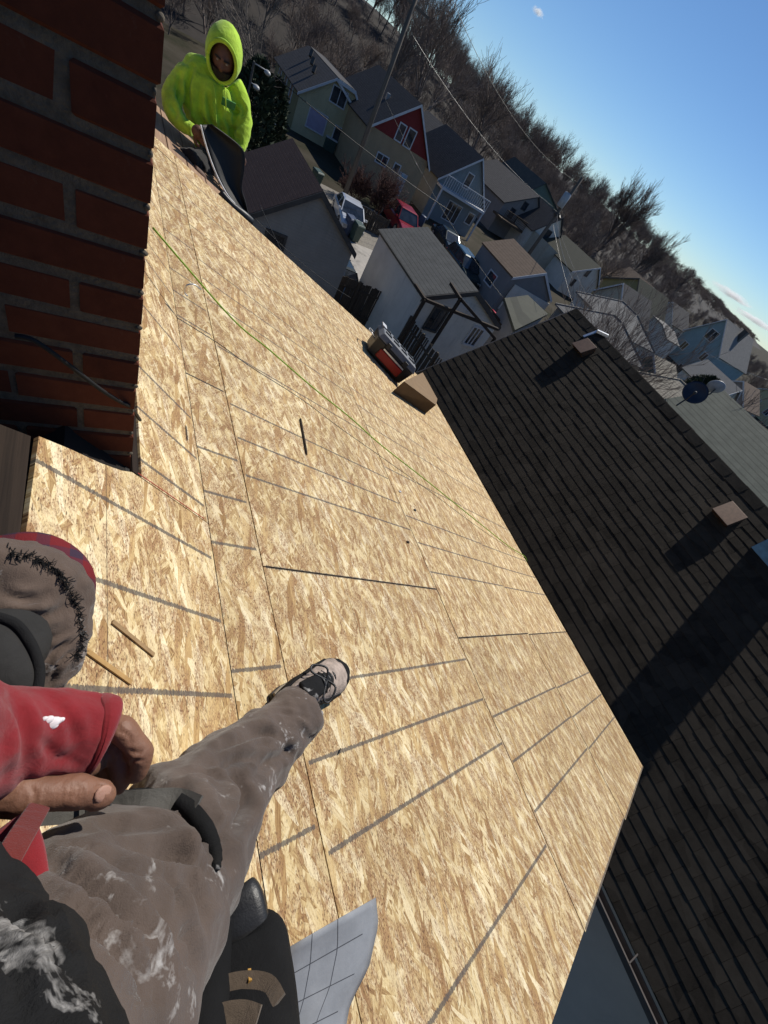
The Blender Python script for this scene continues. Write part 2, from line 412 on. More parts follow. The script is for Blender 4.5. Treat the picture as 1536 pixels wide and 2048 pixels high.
# board edge that shows in the slot beside the chimney, and its tar-caked side
m = MB(); m.hexa([P2(.79, -.318, -.05), P2(.79, -.296, -.05), P2(1.35, -.296, -.05), P2(1.35, -.318, -.05), P2(.785, -.318, -.004), P2(.785, -.296, -.004), P2(1.32, -.296, -.004), P2(1.32, -.318, -.004)])
m.build('flashing_board', M['old_wood'], house)
m = MB(); m.hexa([P2(.74, -.335, -.06), P2(.74, -.319, -.06), P2(1.3, -.319, -.06), P2(1.3, -.335, -.06), P2(.74, -.333, -.012), P2(.74, -.319, -.012), P2(1.22, -.319, -.010), P2(1.22, -.333, -.010)])
m.build('tar_bead', M['tar'], house)
# fascias, walls
m = MB(); m.hexa([P1(-.85, 4.49, -.18), P1(-.85, 4.51, -.18), P1(4.14, 4.51, -.18), P1(4.14, 4.49, -.18), P1(-.85, 4.49, -.013), P1(-.85, 4.51, -.013), P1(4.14, 4.51, -.013), P1(4.14, 4.49, -.013)])
m.build('fascia', M['old_wood'], house)
xe = P1(0, 4.5).x
m = MB(); m.prism([(-3.6, -.6, 0), (xe - .35, -.6, 0), (xe - .35, -.6, P1(0, 4.1).z - .2), (CREASE.x, -.6, CREASE.z - .3), (-.9, -.6, CREASE.z + .9), (-3.6, -.6, CREASE.z + .4)], (0, 4.5, 0))
m.build('wall', M['siding_beige'], house)
# old plank roofing that goes on past the end of the new deck
for i in range(9):
    v0 = VC - .35 + i * .148 if i > 1 else 0
    if i < 4:
        va = -.62 + i * .155
        m = MB(); m.hexa([P2(4.19, va, -.03), P2(4.19, va + .145, -.03), P2(7.3, va + .145, -.03), P2(7.3, va, -.03), P2(4.19, va, -.012), P2(4.19, va + .145, -.012), P2(7.3, va + .145, -.012), P2(7.3, va, -.012)])
    else:
        va = VC + (i - 4) * .155
        m = MB(); m.hexa([P1(4.19, va, -.03), P1(4.19, va + .145, -.03), P1(5.1, va + .145, -.03), P1(5.1, va, -.03), P1(4.19, va, -.012), P1(4.19, va + .145, -.012), P1(5.1, va + .145, -.012), P1(5.1, va, -.012)])
    m.build('roof_plank', M['plank'], house)
m = MB(); m.hexa([P1(4.18, VC, -.3), P1(4.18, VC + .80, -.3), P1(5.08, VC + .80, -.3), P1(5.08, VC, -.3), P1(4.18, VC, -.035), P1(4.18, VC + .80, -.035), P1(5.08, VC + .80, -.035), P1(5.08, VC, -.035)])
m.hexa([P2(4.18, -.62, -.3), P2(4.18, 0, -.3), P2(7.25, 0, -.3), P2(7.25, -.62, -.3), P2(4.18, -.62, -.036), P2(4.18, 0, -.036), P2(7.25, 0, -.036), P2(7.25, -.62, -.036)])
m.build('plank_frame', M['dark'], house)

# ------------------------------------------------------------------ chimney, brick by brick
cz0 = H - .921
chim = empty('chimney', (CHX - .3, CHY + .2, cz0), 'red brick chimney with grey mortar rising through the strand-board deck', 'chimney')
CH_W, CH_D, COURSE, JT = .62, .42, .0702, .013
bl, bw = .192, .092
brick_me = {}
def brick(lx, ly):
    key = (round(lx, 3), round(ly, 3))
    if key not in brick_me:
        m = MB(); hx, hy, hz = lx / 2, ly / 2, (COURSE - JT) / 2; b = .004
        m.loft([[(sx * (hx - bb), sy * (hy - bb), z) for sx, sy in ((-1, -1), (1, -1), (1, 1), (-1, 1))] for z, bb in ((-hz, b), (-hz + b, 0), (hz - b, 0), (hz, b))])
        me = m.mesh('brick'); me.materials.append(M['brick']); brick_me[key] = me
    return brick_me[key]
def lay(x, y, z, lx, ly):
    o = bpy.data.objects.new('brick', brick(lx, ly)); COL.objects.link(o)
    o.location = (x + random.uniform(-.0015, .0015), y + random.uniform(-.003, .002), z + random.uniform(-.0012, .0012)); o.rotation_euler = (random.uniform(-.008, .008), random.uniform(-.008, .008), random.uniform(-.008, .008))
    put(o, chim)
zc0 = cz0 - .10 * 1.0
nc = 27
for c in range(nc):
    z = cz0 - .135 + c * COURSE
    if c % 2 == 0: xs = [(0, bw)] + [(bw + JT + i * (bl + JT), bl) for i in range(2)] + [(bw + JT + 2 * (bl + JT), .086)]
    else: xs = [(i * (bl + JT), bl) for i in range(3)]
    for a, l in xs: lay(CHX - a - l / 2, CHY + bw / 2, z, l, bw)          # front face
    ys = [(bw + JT, bl), (bw + JT + bl + JT, .105)] if c % 2 == 1 else [(bl * 0 + bw + JT, .105), (bw + 2 * JT + .105, bl)]
    for a, l in ys: lay(CHX - bw / 2, CHY + a + l / 2, z, bw, l)          # sunny face
m = MB(); m.box((CHX - CH_W, CHY + .0025, cz0 - .5), (CHX - .003, CHY + CH_D, cz0 + (nc - 2) * COURSE + .04))
core = m.build('mortar', M['mortar'], chim)
# squeezed-out mortar lumps at the sunny corner
for c in range(nc):
    z = cz0 - .135 + (c + .5) * COURSE
    m = MB(); m.ball((CHX - .004, CHY + .004, z), .003 + random.random() * .005, .005, .005, 7, 5); m.build('mortar_lump', M['mortar'], chim, True)

# black cable that hangs across the bricks
def cable(name, pts, r, mat, label, cat='cable', seg=8, n=10):
    m = MB(); m.tube([Vector(p) for p in spline(pts, n)], r, seg); return tag(m.build(name, mat, None, True), label, cat)
cable('cable', [FY(30, 672, .74), FY(70, 682, .74), FY(135, 728, .745), FY(200, 778, .765), FY(240, 803, .785), FY(262, 815, .81), FY(280, 840, .95)], .0042, M['rubber_cable'], 'black cable drooping across the shaded brick chimney face')

# green cord stretched over the deck to the eaves
c0, c1 = CAM + Vector((.17, 1.995, -.86)), P1(1.2, 4.56, .006)
mid = [CAM + Vector(p) for p in ((.52, 1.94, -1.12), (.72, 1.89, -1.21), (1.01, 1.85, -1.36), (1.30, 1.77, -1.48), (1.59, 1.70, -1.62), (2.13, 1.58, -1.85))]
cable('cord', [c0] + mid + [P1(1.40, 3.4, .035), P1(1.27, 4.1, .012), c1, P1(1.15, 4.60, -.12), P1(1.10, 4.59, -.8)], .0042, M['green_rope'], 'green cord stretched across the deck from the chimney to the eaves', 'cord')
kp = FY(396, 578, 1.955)
cable('wire_loop', [kp + Vector((.012, 0, .0)), kp + Vector((-.02, -.01, .02)), kp + Vector((-.05, -.02, .012)), kp + Vector((-.055, -.02, -.02)), kp + Vector((-.04, -.02, -.035))], .003, M['alu'], 'small bent wire hook hanging on the green cord', 'hook')

# ------------------------------------------------------------------ neighbour's dark shingle roof
PN = R_(40); NXE, NZE = 4.35, H - 4.06; NL = 4.3
NV = Vector((math.cos(PN), 0, math.sin(PN))); NN = Vector((-math.sin(PN), 0, math.cos(PN)))
NY0, NY1 = -5.6, 5.77
def PNb(y, s, n=0.0): return Vector((NXE, y, NZE)) + NV * s + NN * n
nb = empty('neighbour_house', (7.6, 0, 0), 'neighbouring house with dark brown shingle roof sloping up away from the deck', 'house')
m = MB(); m.hexa([PNb(NY0, 0, -.14), PNb(NY0, NL, -.14), PNb(NY1 - .02, NL, -.14), PNb(NY1 - .02, 0, -.14), PNb(NY0, 0, -.004), PNb(NY0, NL, -.004), PNb(NY1 - .02, NL, -.004), PNb(NY1 - .02, 0, -.004)])
xr, zr = NXE + NL * math.cos(PN), NZE + NL * math.sin(PN)
m.hexa([(xr, NY0, zr - .18), (2 * xr - NXE, NY0, NZE - .14), (2 * xr - NXE, NY1 - .02, NZE - .14), (xr, NY1 - .02, zr - .18), (xr, NY0, zr - .004), (2 * xr - NXE, NY0, NZE + .03), (2 * xr - NXE, NY1 - .02, NZE + .03), (xr, NY1 - .02, zr - .004)])
m.build('roof', M['shingle'], nb)
m = MB(); m.prism([(NXE + .32, NY0 + .3, 0), (2 * xr - NXE - .32, NY0 + .3, 0), (2 * xr - NXE - .32, NY0 + .3, NZE + .08), (xr, NY0 + .3, zr - .25), (NXE + .32, NY0 + .3, NZE + .08)], (0, NY1 - NY0 - .6, 0))
m.build('wall', M['siding_beige'], nb)
EXPO = .143; tabs = []
rs = random.Random(5)
for r in range(30):
    y = NY0 + rs.uniform(-.1, .0)
    while y < NY1 - .005:
        wd = rs.choice((.16, .2, .24, .3)); y1 = min(y + wd, NY1)
        if y1 - y > .03: tabs.append((r, y, y1))
        y = y1 + .0035
def tab_geo(r, y0, y1):
    s0 = r * EXPO - rs.uniform(0, .014); s1 = s0 + EXPO + .05; a = rs.uniform(.0085, .0125)
    y0 = max(y0, NY0)
    return [PNb(y0, s0, .001), PNb(y1, s0, .001), PNb(y1, s1, -.004), PNb(y0, s1, -.004), PNb(y0, s0, a), PNb(y1, s0, a), PNb(y1, s1, .0025), PNb(y0, s1, .0025)]
def seen(p):
    d = p - CAM; q = [sum(RC[i][j] * d[j] for j in range(3)) for i in range(3)]
    if q[2] <= 0: return None
    return 768 + FPX * q[0] / q[2], 1024 + FPX * q[1] / q[2], q[2]
def score(t):
    c = PNb((t[1] + t[2]) / 2, (t[0] + .5) * EXPO); s = seen(c)
    if not s or not (0 < s[0] < 1536 and 0 < s[1] < 2048): return 0
    if (s[0] - 876) * (1534 - 808) - (s[1] - 808) * (1283 - 876) < 0 and s[1] < 1534: return 0   # hidden behind our own eaves
    if s[1] >= 1534 and s[0] < 1283 - (s[1] - 1535) * .347: return 0
    return (t[2] - t[1]) / (s[2] ** 2) * max(.02, (CAM - c).normalized() @ NN)
order = sorted(range(len(tabs)), key=lambda i: -score(tabs[i])); near = set(order[:300]); rest = MB()
for i, t in enumerate(tabs):
    g = tab_geo(*t)
    if i in near: m = MB(); m.hexa(g); m.build('shingle', M['shingle'], nb)
    else: rest.hexa(g)
tag(rest.build('shingle_courses', M['shingle'], nb), kind='stuff')
# ridge caps
for i in range(38):
    y0 = NY0 + i * .3; y1 = min(y0 + .33, NY1); 
    m = MB(); t = .014; q = .15
    m.add([PNb(y0, NL - q, .014), PNb(y1, NL - q, .010), PNb(y1, NL, .022), PNb(y0, NL, .030), Vector((xr + q * .766, y0, zr - q * .643 + .012)), Vector((xr + q * .766, y1, zr - q * .643 + .008)),
           PNb(y0, NL - q, .003), PNb(y1, NL - q, .003), Vector((xr + q * .766, y0, zr - q * .643)), Vector((xr + q * .766, y1, zr - q * .643)), Vector((xr, y0, zr)), Vector((xr, y1, zr))],
          [(0, 1, 2, 3), (3, 2, 5, 4), (0, 6, 7, 1), (4, 5, 9, 8), (0, 3, 10, 6), (3, 4, 8, 10), (1, 7, 11, 2), (2, 11, 9, 5)])
    m.build('ridge_cap', M['ridge'] if 'ridge' in M else M['shingle'], nb)
# rake edge trim and gutter
m = MB(); m.hexa([PNb(NY1, 0, -.16), PNb(NY1, NL, -.16), PNb(NY1 + .025, NL, -.16), PNb(NY1 + .025, 0, -.16), PNb(NY1, 0, -.002), PNb(NY1, NL, -.002), PNb(NY1 + .025, NL, -.002), PNb(NY1 + .025, 0, -.002)])
m.build('rake_board', M['gutter'], nb)
gx = NXE - .03
prof = [(gx, -.03), (gx, -.12), (gx - .09, -.12), (gx - .115, -.02), (gx - .125, -.02), (gx - .128, -.005), (gx - .108, -.005), (gx - .084, -.112), (gx - .006, -.112), (gx - .006, -.03)]
m = MB(); m.prism([(x, NY0, NZE + z) for x, z in prof], (0, NY1 - NY0, 0)); gut = m.build('gutter', M['gutter'], nb)
for i in range(9):
    y = NY0 + .6 + i * 1.25
    m = MB(); m.bar((gx - .12, y, NZE - .004), (gx + .03, y, NZE + .012), .012, .003); m.build('gutter_strap', M['gutter'], gut)
# box vents
for px, py in ((1430, 1042), (1150, 708)):
    r = ray(px, py); t = ((PNb(0, 0) - CAM) @ NN) / (r @ NN); c = CAM + r * t
    s = (c - PNb(0, 0)) @ NV; y = c.y
    m = MB(); w2 = .145
    base = MB(); base.hexa([PNb(y - .2, s - .06, .002), PNb(y + .2, s - .06, .002), PNb(y + .2, s + .36, .002), PNb(y - .2, s + .36, .002), PNb(y - .2, s - .06, .012), PNb(y + .2, s - .06, .012), PNb(y + .2, s + .36, .012), PNb(y - .2, s + .36, .012)])
    m.hexa([PNb(y - w2, s + .05, .012), PNb(y + w2, s + .05, .012), PNb(y + w2, s + .30, .012), PNb(y - w2, s + .30, .012), PNb(y - w2, s - .02, .15), PNb(y + w2, s - .02, .15), PNb(y + w2, s + .31, .12), PNb(y - w2, s + .31, .12)])
    v = m.build('roof_vent', M['copper'], nb, bevel=.006)
    base.build('vent_flange', M['shingle'], v)
# bright metal clip by the ridge and the blue flue at the picture's edge
c = PNb(5.02, NL - .02)
m = MB(); m.bar(c + Vector((-.05, 0, .03)), c + Vector((.10, -.16, .075)), .07, .05); m.bar(c + Vector((-.22, .02, -.16)), c + Vector((-.02, 0, .03)), .05, .03); m.build('metal_clip', M['alu'], nb, bevel=.004)
sf = 3.70; fy0, fy1 = .10, .57      # square flue on the slope, coloured blue all over, mostly out of the picture
m = MB(); m.hexa([PNb(fy0, sf, -.05), PNb(fy1, sf, -.05), PNb(fy1, sf + .55, -.05), PNb(fy0, sf + .55, -.05)] + [p_ + Vector((0, 0, h_)) for p_, h_ in ((PNb(fy0, sf, 0), 1.15), (PNb(fy1, sf, 0), 1.15), (PNb(fy1, sf + .55, 0), .80), (PNb(fy0, sf + .55, 0), .80))]); ck = m.build('flue', M['flue_blue'], nb, bevel=.006)
m = MB(); c_ = PNb((fy0 + fy1) / 2, sf + .27, 0); m.box((c_.x - .26, fy0 - .04, c_.z + .97), (c_.x + .26, fy1 + .04, c_.z + 1.03)); m.build('flue_cap', M['alu'], ck, bevel=.006)
# ------------------------------------------------------------------ ground, hill, sky things
def ground_mat():
    k = NT('ground_dirt'); co = k.coord()
    a = k.noise(co, .22, 6, .6); b = k.noise(co, 3.5, 6, .7)
    c = k.ramp(a, [(.35, (.022, .024, .012)), (.5, (.045, .038, .026)), (.65, (.065, .056, .042))])
    c = k.mix(k.ramp(b, [(.45, (0, 0, 0)), (.7, (.6, .6, .6))]), c, (.05, .045, .03)); k.bump(b, .5, .05); return k.fin(c, .95, 0, .1)
M['ground'] = ground_mat()
M['concrete'] = plain('alley_concrete', (.36, .33, .29), .9, .15, 2.5, bump=.3, bscale=20, dirt=(.15, .14, .12))
M['gravel'] = plain('gravel_drive', (.20, .18, .15), .95, .35, 9, bump=.6, bscale=30)
M['lawn'] = plain('winter_lawn', (.13, .14, .03), .95, .35, 14, bump=.5, bscale=60)
M['leaf_litter'] = plain('leaf_litter', (.024, .019, .016), .95, .4, .6, bump=.5, bscale=3)
def flat(name, pts, z, mat):
    m = MB(); m.add([(x, y, z) for x, y in pts], [tuple(range(len(pts)))]); return tag(m.build(name, mat), kind='structure')
flat('ground', [(-3000, -3000), (5000, -3000), (5000, 5000), (-3000, 5000)], 0, M['ground'])
flat('alley', [(9.5, 21.5), (17.2, 21.5), (17.6, 31), (27, 30.5), (27, 36.5), (9.0, 36.5)], .004, M['gravel'])
flat('driveway', [(10.6, 21.2), (16.4, 21.2), (16.6, 27.6), (10.9, 27.2)], .008, M['concrete'])
flat('lawn', [(8.7, 14.5), (11.8, 14.5), (11.8, 18.2), (9.4, 18.4)], .004, M['lawn'])
flat('side_yard', [(3.3, -8), (4.7, -8), (4.7, 14), (3.3, 14)], .006, M['concrete'])
flat('street', [(24, 56.5), (90, 48), (92, 53), (24, 61)], .005, plain('street_asphalt', (.06, .06, .06), .9, .2, 3))
DR = Vector((math.sin(R_(72)), math.cos(R_(72)), 0)); DN = Vector((-DR.y, DR.x, 0))
def hill_z(t, s):
    f = min(1, max(0, (s - 50) / 52)); f = f * f * (3 - 2 * f)
    return f * (9.6 + 1.4 * math.sin(t * .031) + .9 * math.sin(t * .083 + 1) + (1.6 if t < 60 else 0) * max(0, 1 - t / 60)) - .6 * (1 - f)
hs = list(range(44, 112, 4)) + [125, 150, 200, 400]; ht = list(range(-120, 240, 8)) + list(range(240, 1600, 40))
m = MB(); m.v = [tuple(DR * t + DN * s + Vector((0, 0, hill_z(t, s)))) for t in ht for s in hs]; ns = len(hs)
m.f = [(i * ns + j, i * ns + j + 1, (i + 1) * ns + j + 1, (i + 1) * ns + j) for i in range(len(ht) - 1) for j in range(ns - 1)]
tag(m.build('hill', M['leaf_litter'], None, True), kind='structure')

M['bark'] = plain('bare_bark', (.165, .130, .112), .95, .35, 4)
M['bark_pale'] = plain('pale_bark', (.13, .11, .095), .95, .3, 4)
M['twig_red'] = plain('reddish_twig', (.10, .05, .04), .9, .3, 5)
def grow(rng, h, lev=4, kids=(7, 6, 5, 4), spread=.75, r0=None, lean=(0, 0), forks=1, up=.35):
    segs = []
    def rec(p, d, L, r, l):
        n = 3 if l == 0 else 2; q = p.copy(); dd = d.copy(); pts = [q.copy()]
        for i in range(n):
            dd = dd + np.array([rng.gauss(0, .13), rng.gauss(0, .13), rng.gauss(0, .06) + .05 * l]); dd /= np.linalg.norm(dd)
            q2 = q + dd * L / n; ra, rb = r * (1 - .45 * i / n), r * (1 - .45 * (i + 1) / n)
            segs.append((q, q2, ra, rb)); q = q2; pts.append(q.copy())
        if l >= lev: return
        k = kids[min(l, len(kids) - 1)]
        for i in range(k):
            f = rng.uniform(.30 if l == 0 else .25, 1.0); j = min(n - 1, int(f * n)); bp = pts[j] + (pts[j + 1] - pts[j]) * (f * n - j)
            a = rng.uniform(0, 6.283); sp = spread * rng.uniform(.6, 1.25)
            o = np.cross(dd, [math.cos(a), math.sin(a), .3]); o /= np.linalg.norm(o)
            nd = dd * math.cos(sp) + o * math.sin(sp) + np.array([0, 0, up * .35]); nd /= np.linalg.norm(nd)
            rec(bp, nd, L * rng.uniform(.48, .74), r * .55 * (1.05 - .4 * f), l + 1)
    for i in range(forks):
        d = np.array([lean[0] + (rng.gauss(0, .22) if forks > 1 else 0), lean[1] + (rng.gauss(0, .22) if forks > 1 else 0), 1.0]); d /= np.linalg.norm(d)
        rec(np.array([rng.gauss(0, .1) * (forks > 1), rng.gauss(0, .1) * (forks > 1), -.15]), d, h * .50, (r0 or h * .018), 0)
    return segs
def seg_arrays(segs, sides=3, rmin=.0):
    a = np.array([s[0] for s in segs]); b = np.array([s[1] for s in segs]); ra = np.maximum([s[2] for s in segs], rmin); rb = np.maximum([s[3] for s in segs], rmin * .8)
    d = b - a; d /= np.linalg.norm(d, axis=1)[:, None] + 1e-9
    x = np.cross(d, np.where(np.abs(d[:, 2:3]) > .9, [[1., 0, 0]], [[0, 0, 1.]])); x /= np.linalg.norm(x, axis=1)[:, None]; y = np.cross(d, x)
    n = len(a); V = np.zeros((n, 2 * sides, 3))
    for k in range(sides):
        q = 2 * math.pi * k / sides; o = x * math.cos(q) + y * math.sin(q)
        V[:, k] = a + o * ra[:, None]; V[:, sides + k] = b + o * rb[:, None]
    base = (np.arange(n) * 2 * sides)[:, None, None]
    F = np.array([[k, (k + 1) % sides, sides + (k + 1) % sides, sides + k] for k in range(sides)])[None] + base
    return V.reshape(-1, 3), F.reshape(-1, 4)
def np_mesh(name, V, F, mat):
    me = bpy.data.meshes.new(name); me.vertices.add(len(V)); me.vertices.foreach_set('co', V.astype(np.float32).ravel())
    me.loops.add(F.size); me.loops.foreach_set('vertex_index', F.astype(np.int32).ravel())
    me.polygons.add(len(F)); me.polygons.foreach_set('loop_start', np.arange(len(F), dtype=np.int32) * F.shape[1]); me.update(calc_edges=True); me.materials.append(mat); return me
# the wood on the hill: a far mass of bare trees, instanced on points
rg = random.Random(21); vcol = bpy.data.collections.new('wood_variants')
for i in range(6):
    sg = grow(rg, 8.0, 4, (10, 6, 5, 3), .62, .12); V, F = seg_arrays(sg, 3, .010)
    vcol.objects.link(bpy.data.objects.new('bare_tree_form', np_mesh('bare_tree_form', V, F, M['bark'])))
wp, wsc = [], []
def scatter(n, t0, t1, s0, s1, h0, h1, mul=1.0):
    for _ in range(n):
        t, s = rg.uniform(t0, t1), rg.uniform(s0, s1); p = DR * t + DN * s; k = rg.uniform(h0, h1) / 8.0; wd = k * rg.uniform(.85, 1.25) * mul
        wp.append((p.x, p.y, hill_z(t, s))); wsc.append((wd, wd, k))
scatter(380, -25, 150, 52, 100, 4.5, 8.0)
scatter(60, -10, 160, 84, 104, 8.0, 10.5, .9)
scatter(330, 100, 330, 58, 108, 4.5, 7.5, 1.15)
scatter(30, 110, 330, 88, 106, 8.0, 11, .9)
scatter(160, 330, 800, 75, 115, 5.0, 7.5, 2.2)
scatter(120, 800, 1500, 85, 120, 5.0, 7.0, 4.0)
scatter(90, 20, 260, 90, 108, 4.0, 6.0)
scatter(110, -75, 0, 26, 62, 5.0, 8.5)
scatter(90, 105, 330, -22, 24, 3.5, 6.0, 1.1)
scatter(130, 96, 420, 24, 58, 3.5, 6.5, 1.2)
me = bpy.data.meshes.new('wood'); me.from_pydata(wp, [], []); at_ = me.attributes.new('tsize', 'FLOAT_VECTOR', 'POINT'); at_.data.foreach_set('vector', np.array(wsc, np.float32).ravel())
wo_ = bpy.data.objects.new('wood', me); COL.objects.link(wo_)
gn = bpy.data.node_groups.new('wood_nodes', 'GeometryNodeTree'); gn.interface.new_socket('Geometry', in_out='INPUT', socket_type='NodeSocketGeometry'); gn.interface.new_socket('Geometry', in_out='OUTPUT', socket_type='NodeSocketGeometry')
N_ = gn.nodes.new; gi, go_ = N_('NodeGroupInput'), N_('NodeGroupOutput'); ip = N_('GeometryNodeInstanceOnPoints'); ci = N_('GeometryNodeCollectionInfo'); ci.inputs[0].default_value = vcol; ci.inputs['Separate Children'].default_value = True
na = N_('GeometryNodeInputNamedAttribute'); na.data_type = 'FLOAT_VECTOR'; na.inputs[0].default_value = 'tsize'
rv_ = N_('FunctionNodeRandomValue'); rv_.data_type = 'FLOAT_VECTOR'; rv_.inputs[0].default_value = (-.06, -.06, 0); rv_.inputs[1].default_value = (.06, .06, 6.283); rv_.inputs['Seed'].default_value = 3
ri = N_('FunctionNodeRandomValue'); ri.data_type = 'INT'; ri.inputs[4].default_value = 0; ri.inputs[5].default_value = 5; ri.inputs['Seed'].default_value = 9
LK = gn.links.new; LK(gi.outputs[0], ip.inputs['Points']); LK(ci.outputs[0], ip.inputs['Instance']); ip.inputs['Pick Instance'].default_value = True
LK(ri.outputs[2], ip.inputs['Instance Index']); LK(rv_.outputs[0], ip.inputs['Rotation']); LK([o for o in na.outputs if o.enabled][0], ip.inputs['Scale']); LK(ip.outputs[0], go_.inputs[0])
wo_.modifiers.new('wood', 'NODES').node_group = gn
tag(wo_, 'dense mass of bare winter trees covering the hillside', 'woodland', kind='stuff')
def tree(name, loc, h, label, seed, cat='tree', mat=None, lev=4, kids=(8, 6, 5, 3), spread=.62, forks=1, lean=(0, 0), rmin=.012, group=None, r0=None):
    sg = grow(random.Random(seed), h, lev, kids, spread, r0, lean, forks)
    root = empty(name, loc, label, cat, group)
    rt = max(s[2] for s in sg) * .40
    big = [s for s in sg if s[2] > rt]; small = [s for s in sg if s[2] <= rt]
    for nm, ss, sd_ in (('trunk', big, 7), ('crown', small, 3)):
        if not ss: continue
        V, F = seg_arrays(ss, sd_, rmin); o = bpy.data.objects.new(nm, np_mesh(nm, V, F, mat or M['bark'])); COL.objects.link(o); o.parent = root
    return root
def hill_at(px, py, D):
    r = ray(px, py); p = CAM + r * (D / math.hypot(r.x, r.y)); t, s = p @ DR, p @ DN; return Vector((p.x, p.y, hill_z(t, s)))
g1 = 'tall bare trees standing out along the hill'
tree('bare_tree', hill_at(880, 150, 80), 19.5, 'broad-crowned tall bare tree against the sky above the red-gabled house', 3, kids=(11, 7, 5, 4), spread=.6, rmin=.02, group=g1, r0=.24)
tree('bare_tree', hill_at(985, 240, 92), 15.5, 'bare fan-shaped tree at the skyline above the blue-grey house', 4, kids=(10, 7, 5, 3), rmin=.02, group=g1)
tree('bare_tree', hill_at(1235, 450, 175), 20, 'tall bare feathery tree on the skyline, bigger of a pair', 5, kids=(10, 7, 5, 4), spread=.45, rmin=.03, forks=2, group=g1)
tree('bare_tree', hill_at(1300, 500, 185), 16.5, 'smaller bare feathery tree on the skyline, next to a taller one', 6, kids=(9, 6, 5, 4), spread=.5, rmin=.03, forks=2, group=g1)
tree('bare_tree', hill_at(1365, 570, 260), 15, 'thin bare tree with whip-like top on the far ridge', 8, kids=(8, 5, 4, 3), spread=.35, rmin=.035, group=g1)
tree('bare_tree', hill_at(820, 60, 74), 15, 'bare tree behind the leaning utility pole, left of the broad crown', 9, kids=(9, 7, 5, 3), rmin=.02, group=g1)
tree('bare_tree', FZ(1150, 575, 0) * 1 + Vector((10, 6, 0)), 9, 'dark spreading bare tree behind the small white gabled house', 11, kids=(7, 6, 5, 3), spread=.8, rmin=.015, lean=(.2, -.25), group=g1)
b6 = FY(1240, 705, 12.5)
tree('bare_tree', (b6.x, b6.y, 0), 8.2, 'multi-stemmed bare tree rising behind the dark shingle ridge', 12, kids=(6, 5, 4, 3), spread=.5, forks=5, lean=(.10, -.22), rmin=.008, mat=M['bark'], r0=.06)
tree('bare_tree', (8.4, 33.5, 0), 10.0, 'pale-limbed bare tree beside the pole of street lamps, left of the pale-yellow house', 14, kids=(6, 5, 4, 3), spread=.7, rmin=.012, mat=M['bark_pale'], lean=(-.05, 0), r0=.14)
b9 = FX(1545, 790, 26)
tree('bare_tree', (b9.x, b9.y, 0), 8.5, 'bare tree whose branches reach in at the picture edge beyond the dishes', 15, kids=(7, 6, 4, 3), spread=.8, rmin=.01, mat=M['bark'])
tree('shrub', (16.0, 35.2, 0), 2.6, 'reddish twiggy shrub in the yard of the pale-yellow house', 16, cat='shrub', kids=(7, 5, 4, 3), forks=7, mat=M['twig_red'], rmin=.010, r0=.03)
tree('shrub', (18.2, 35.0, 0), 3.0, 'reddish twiggy shrub beside the utility pole foot', 17, cat='shrub', kids=(7, 5, 4, 3), forks=7, mat=M['twig_red'], rmin=.010, r0=.03)
tree('shrub', (19.6, 37.5, 0), 3.4, 'grey-brown bare shrub before the tan wall of the red-gabled house', 18, cat='shrub', kids=(6, 5, 4, 2), forks=6, mat=M['bark'], rmin=.010, r0=.03)
# evergreens: flat leaf sprays through the crown
M['needle'] = plain('evergreen', (.022, .035, .016), .85, .45, 3)
def evergreen(loc, h, rad, label, seed, n=2600):
    rn = np.random.default_rng(seed); z = rn.random(n) ** .8; a = rn.random(n) * 6.283
    pr = rad * (np.sin(np.clip(z * 1.02, 0, 1) * math.pi) ** .6 * (1 - .55 * z) + .08) * (.55 + .5 * rn.random(n) ** .5) * (1 + .18 * np.sin(a * 3 + z * 9))
    c = np.stack([pr * np.cos(a), pr * np.sin(a), .15 + z * h], 1); L = .16 + .16 * rn.random(n)
    d = np.stack([np.cos(a) * .6 + rn.normal(0, .4, n), np.sin(a) * .6 + rn.normal(0, .4, n), .5 + rn.normal(0, .3, n)], 1); d /= np.linalg.norm(d, axis=1)[:, None]
    s = np.cross(d, rn.normal(0, 1, (n, 3))); s /= np.linalg.norm(s, axis=1)[:, None]
    V = np.stack([c - s * (L * .3)[:, None], c + d * L[:, None], c + s * (L * .3)[:, None], c - d * (L * .6)[:, None]], 1).reshape(-1, 3); F = np.arange(4 * n).reshape(-1, 4)
    root = empty('evergreen_tree', loc, label, 'tree'); o = bpy.data.objects.new('crown', np_mesh('crown', V, F, M['needle'])); COL.objects.link(o); o.parent = root
    t = MB(); t.tube([(0, 0, 0), (0, 0, h * .8)], [.12, .03], 7); o = t.build('trunk', M['bark']); o.parent = root
evergreen((6.5, 29.5, 0), 5.0, 1.7, 'dark evergreen beside the worker in the lime hoodie', 1, 3600)
evergreen((8.6, 34.0, 0), 4.2, 1.3, 'dark evergreen hedge tree in front of the olive side wall', 2, 2600)
bq = FX(1425, 765, 47)
evergreen((bq.x, bq.y, 0), 4.6, 2.6, 'rounded dark evergreen in front of the light-blue house', 3, 3600)

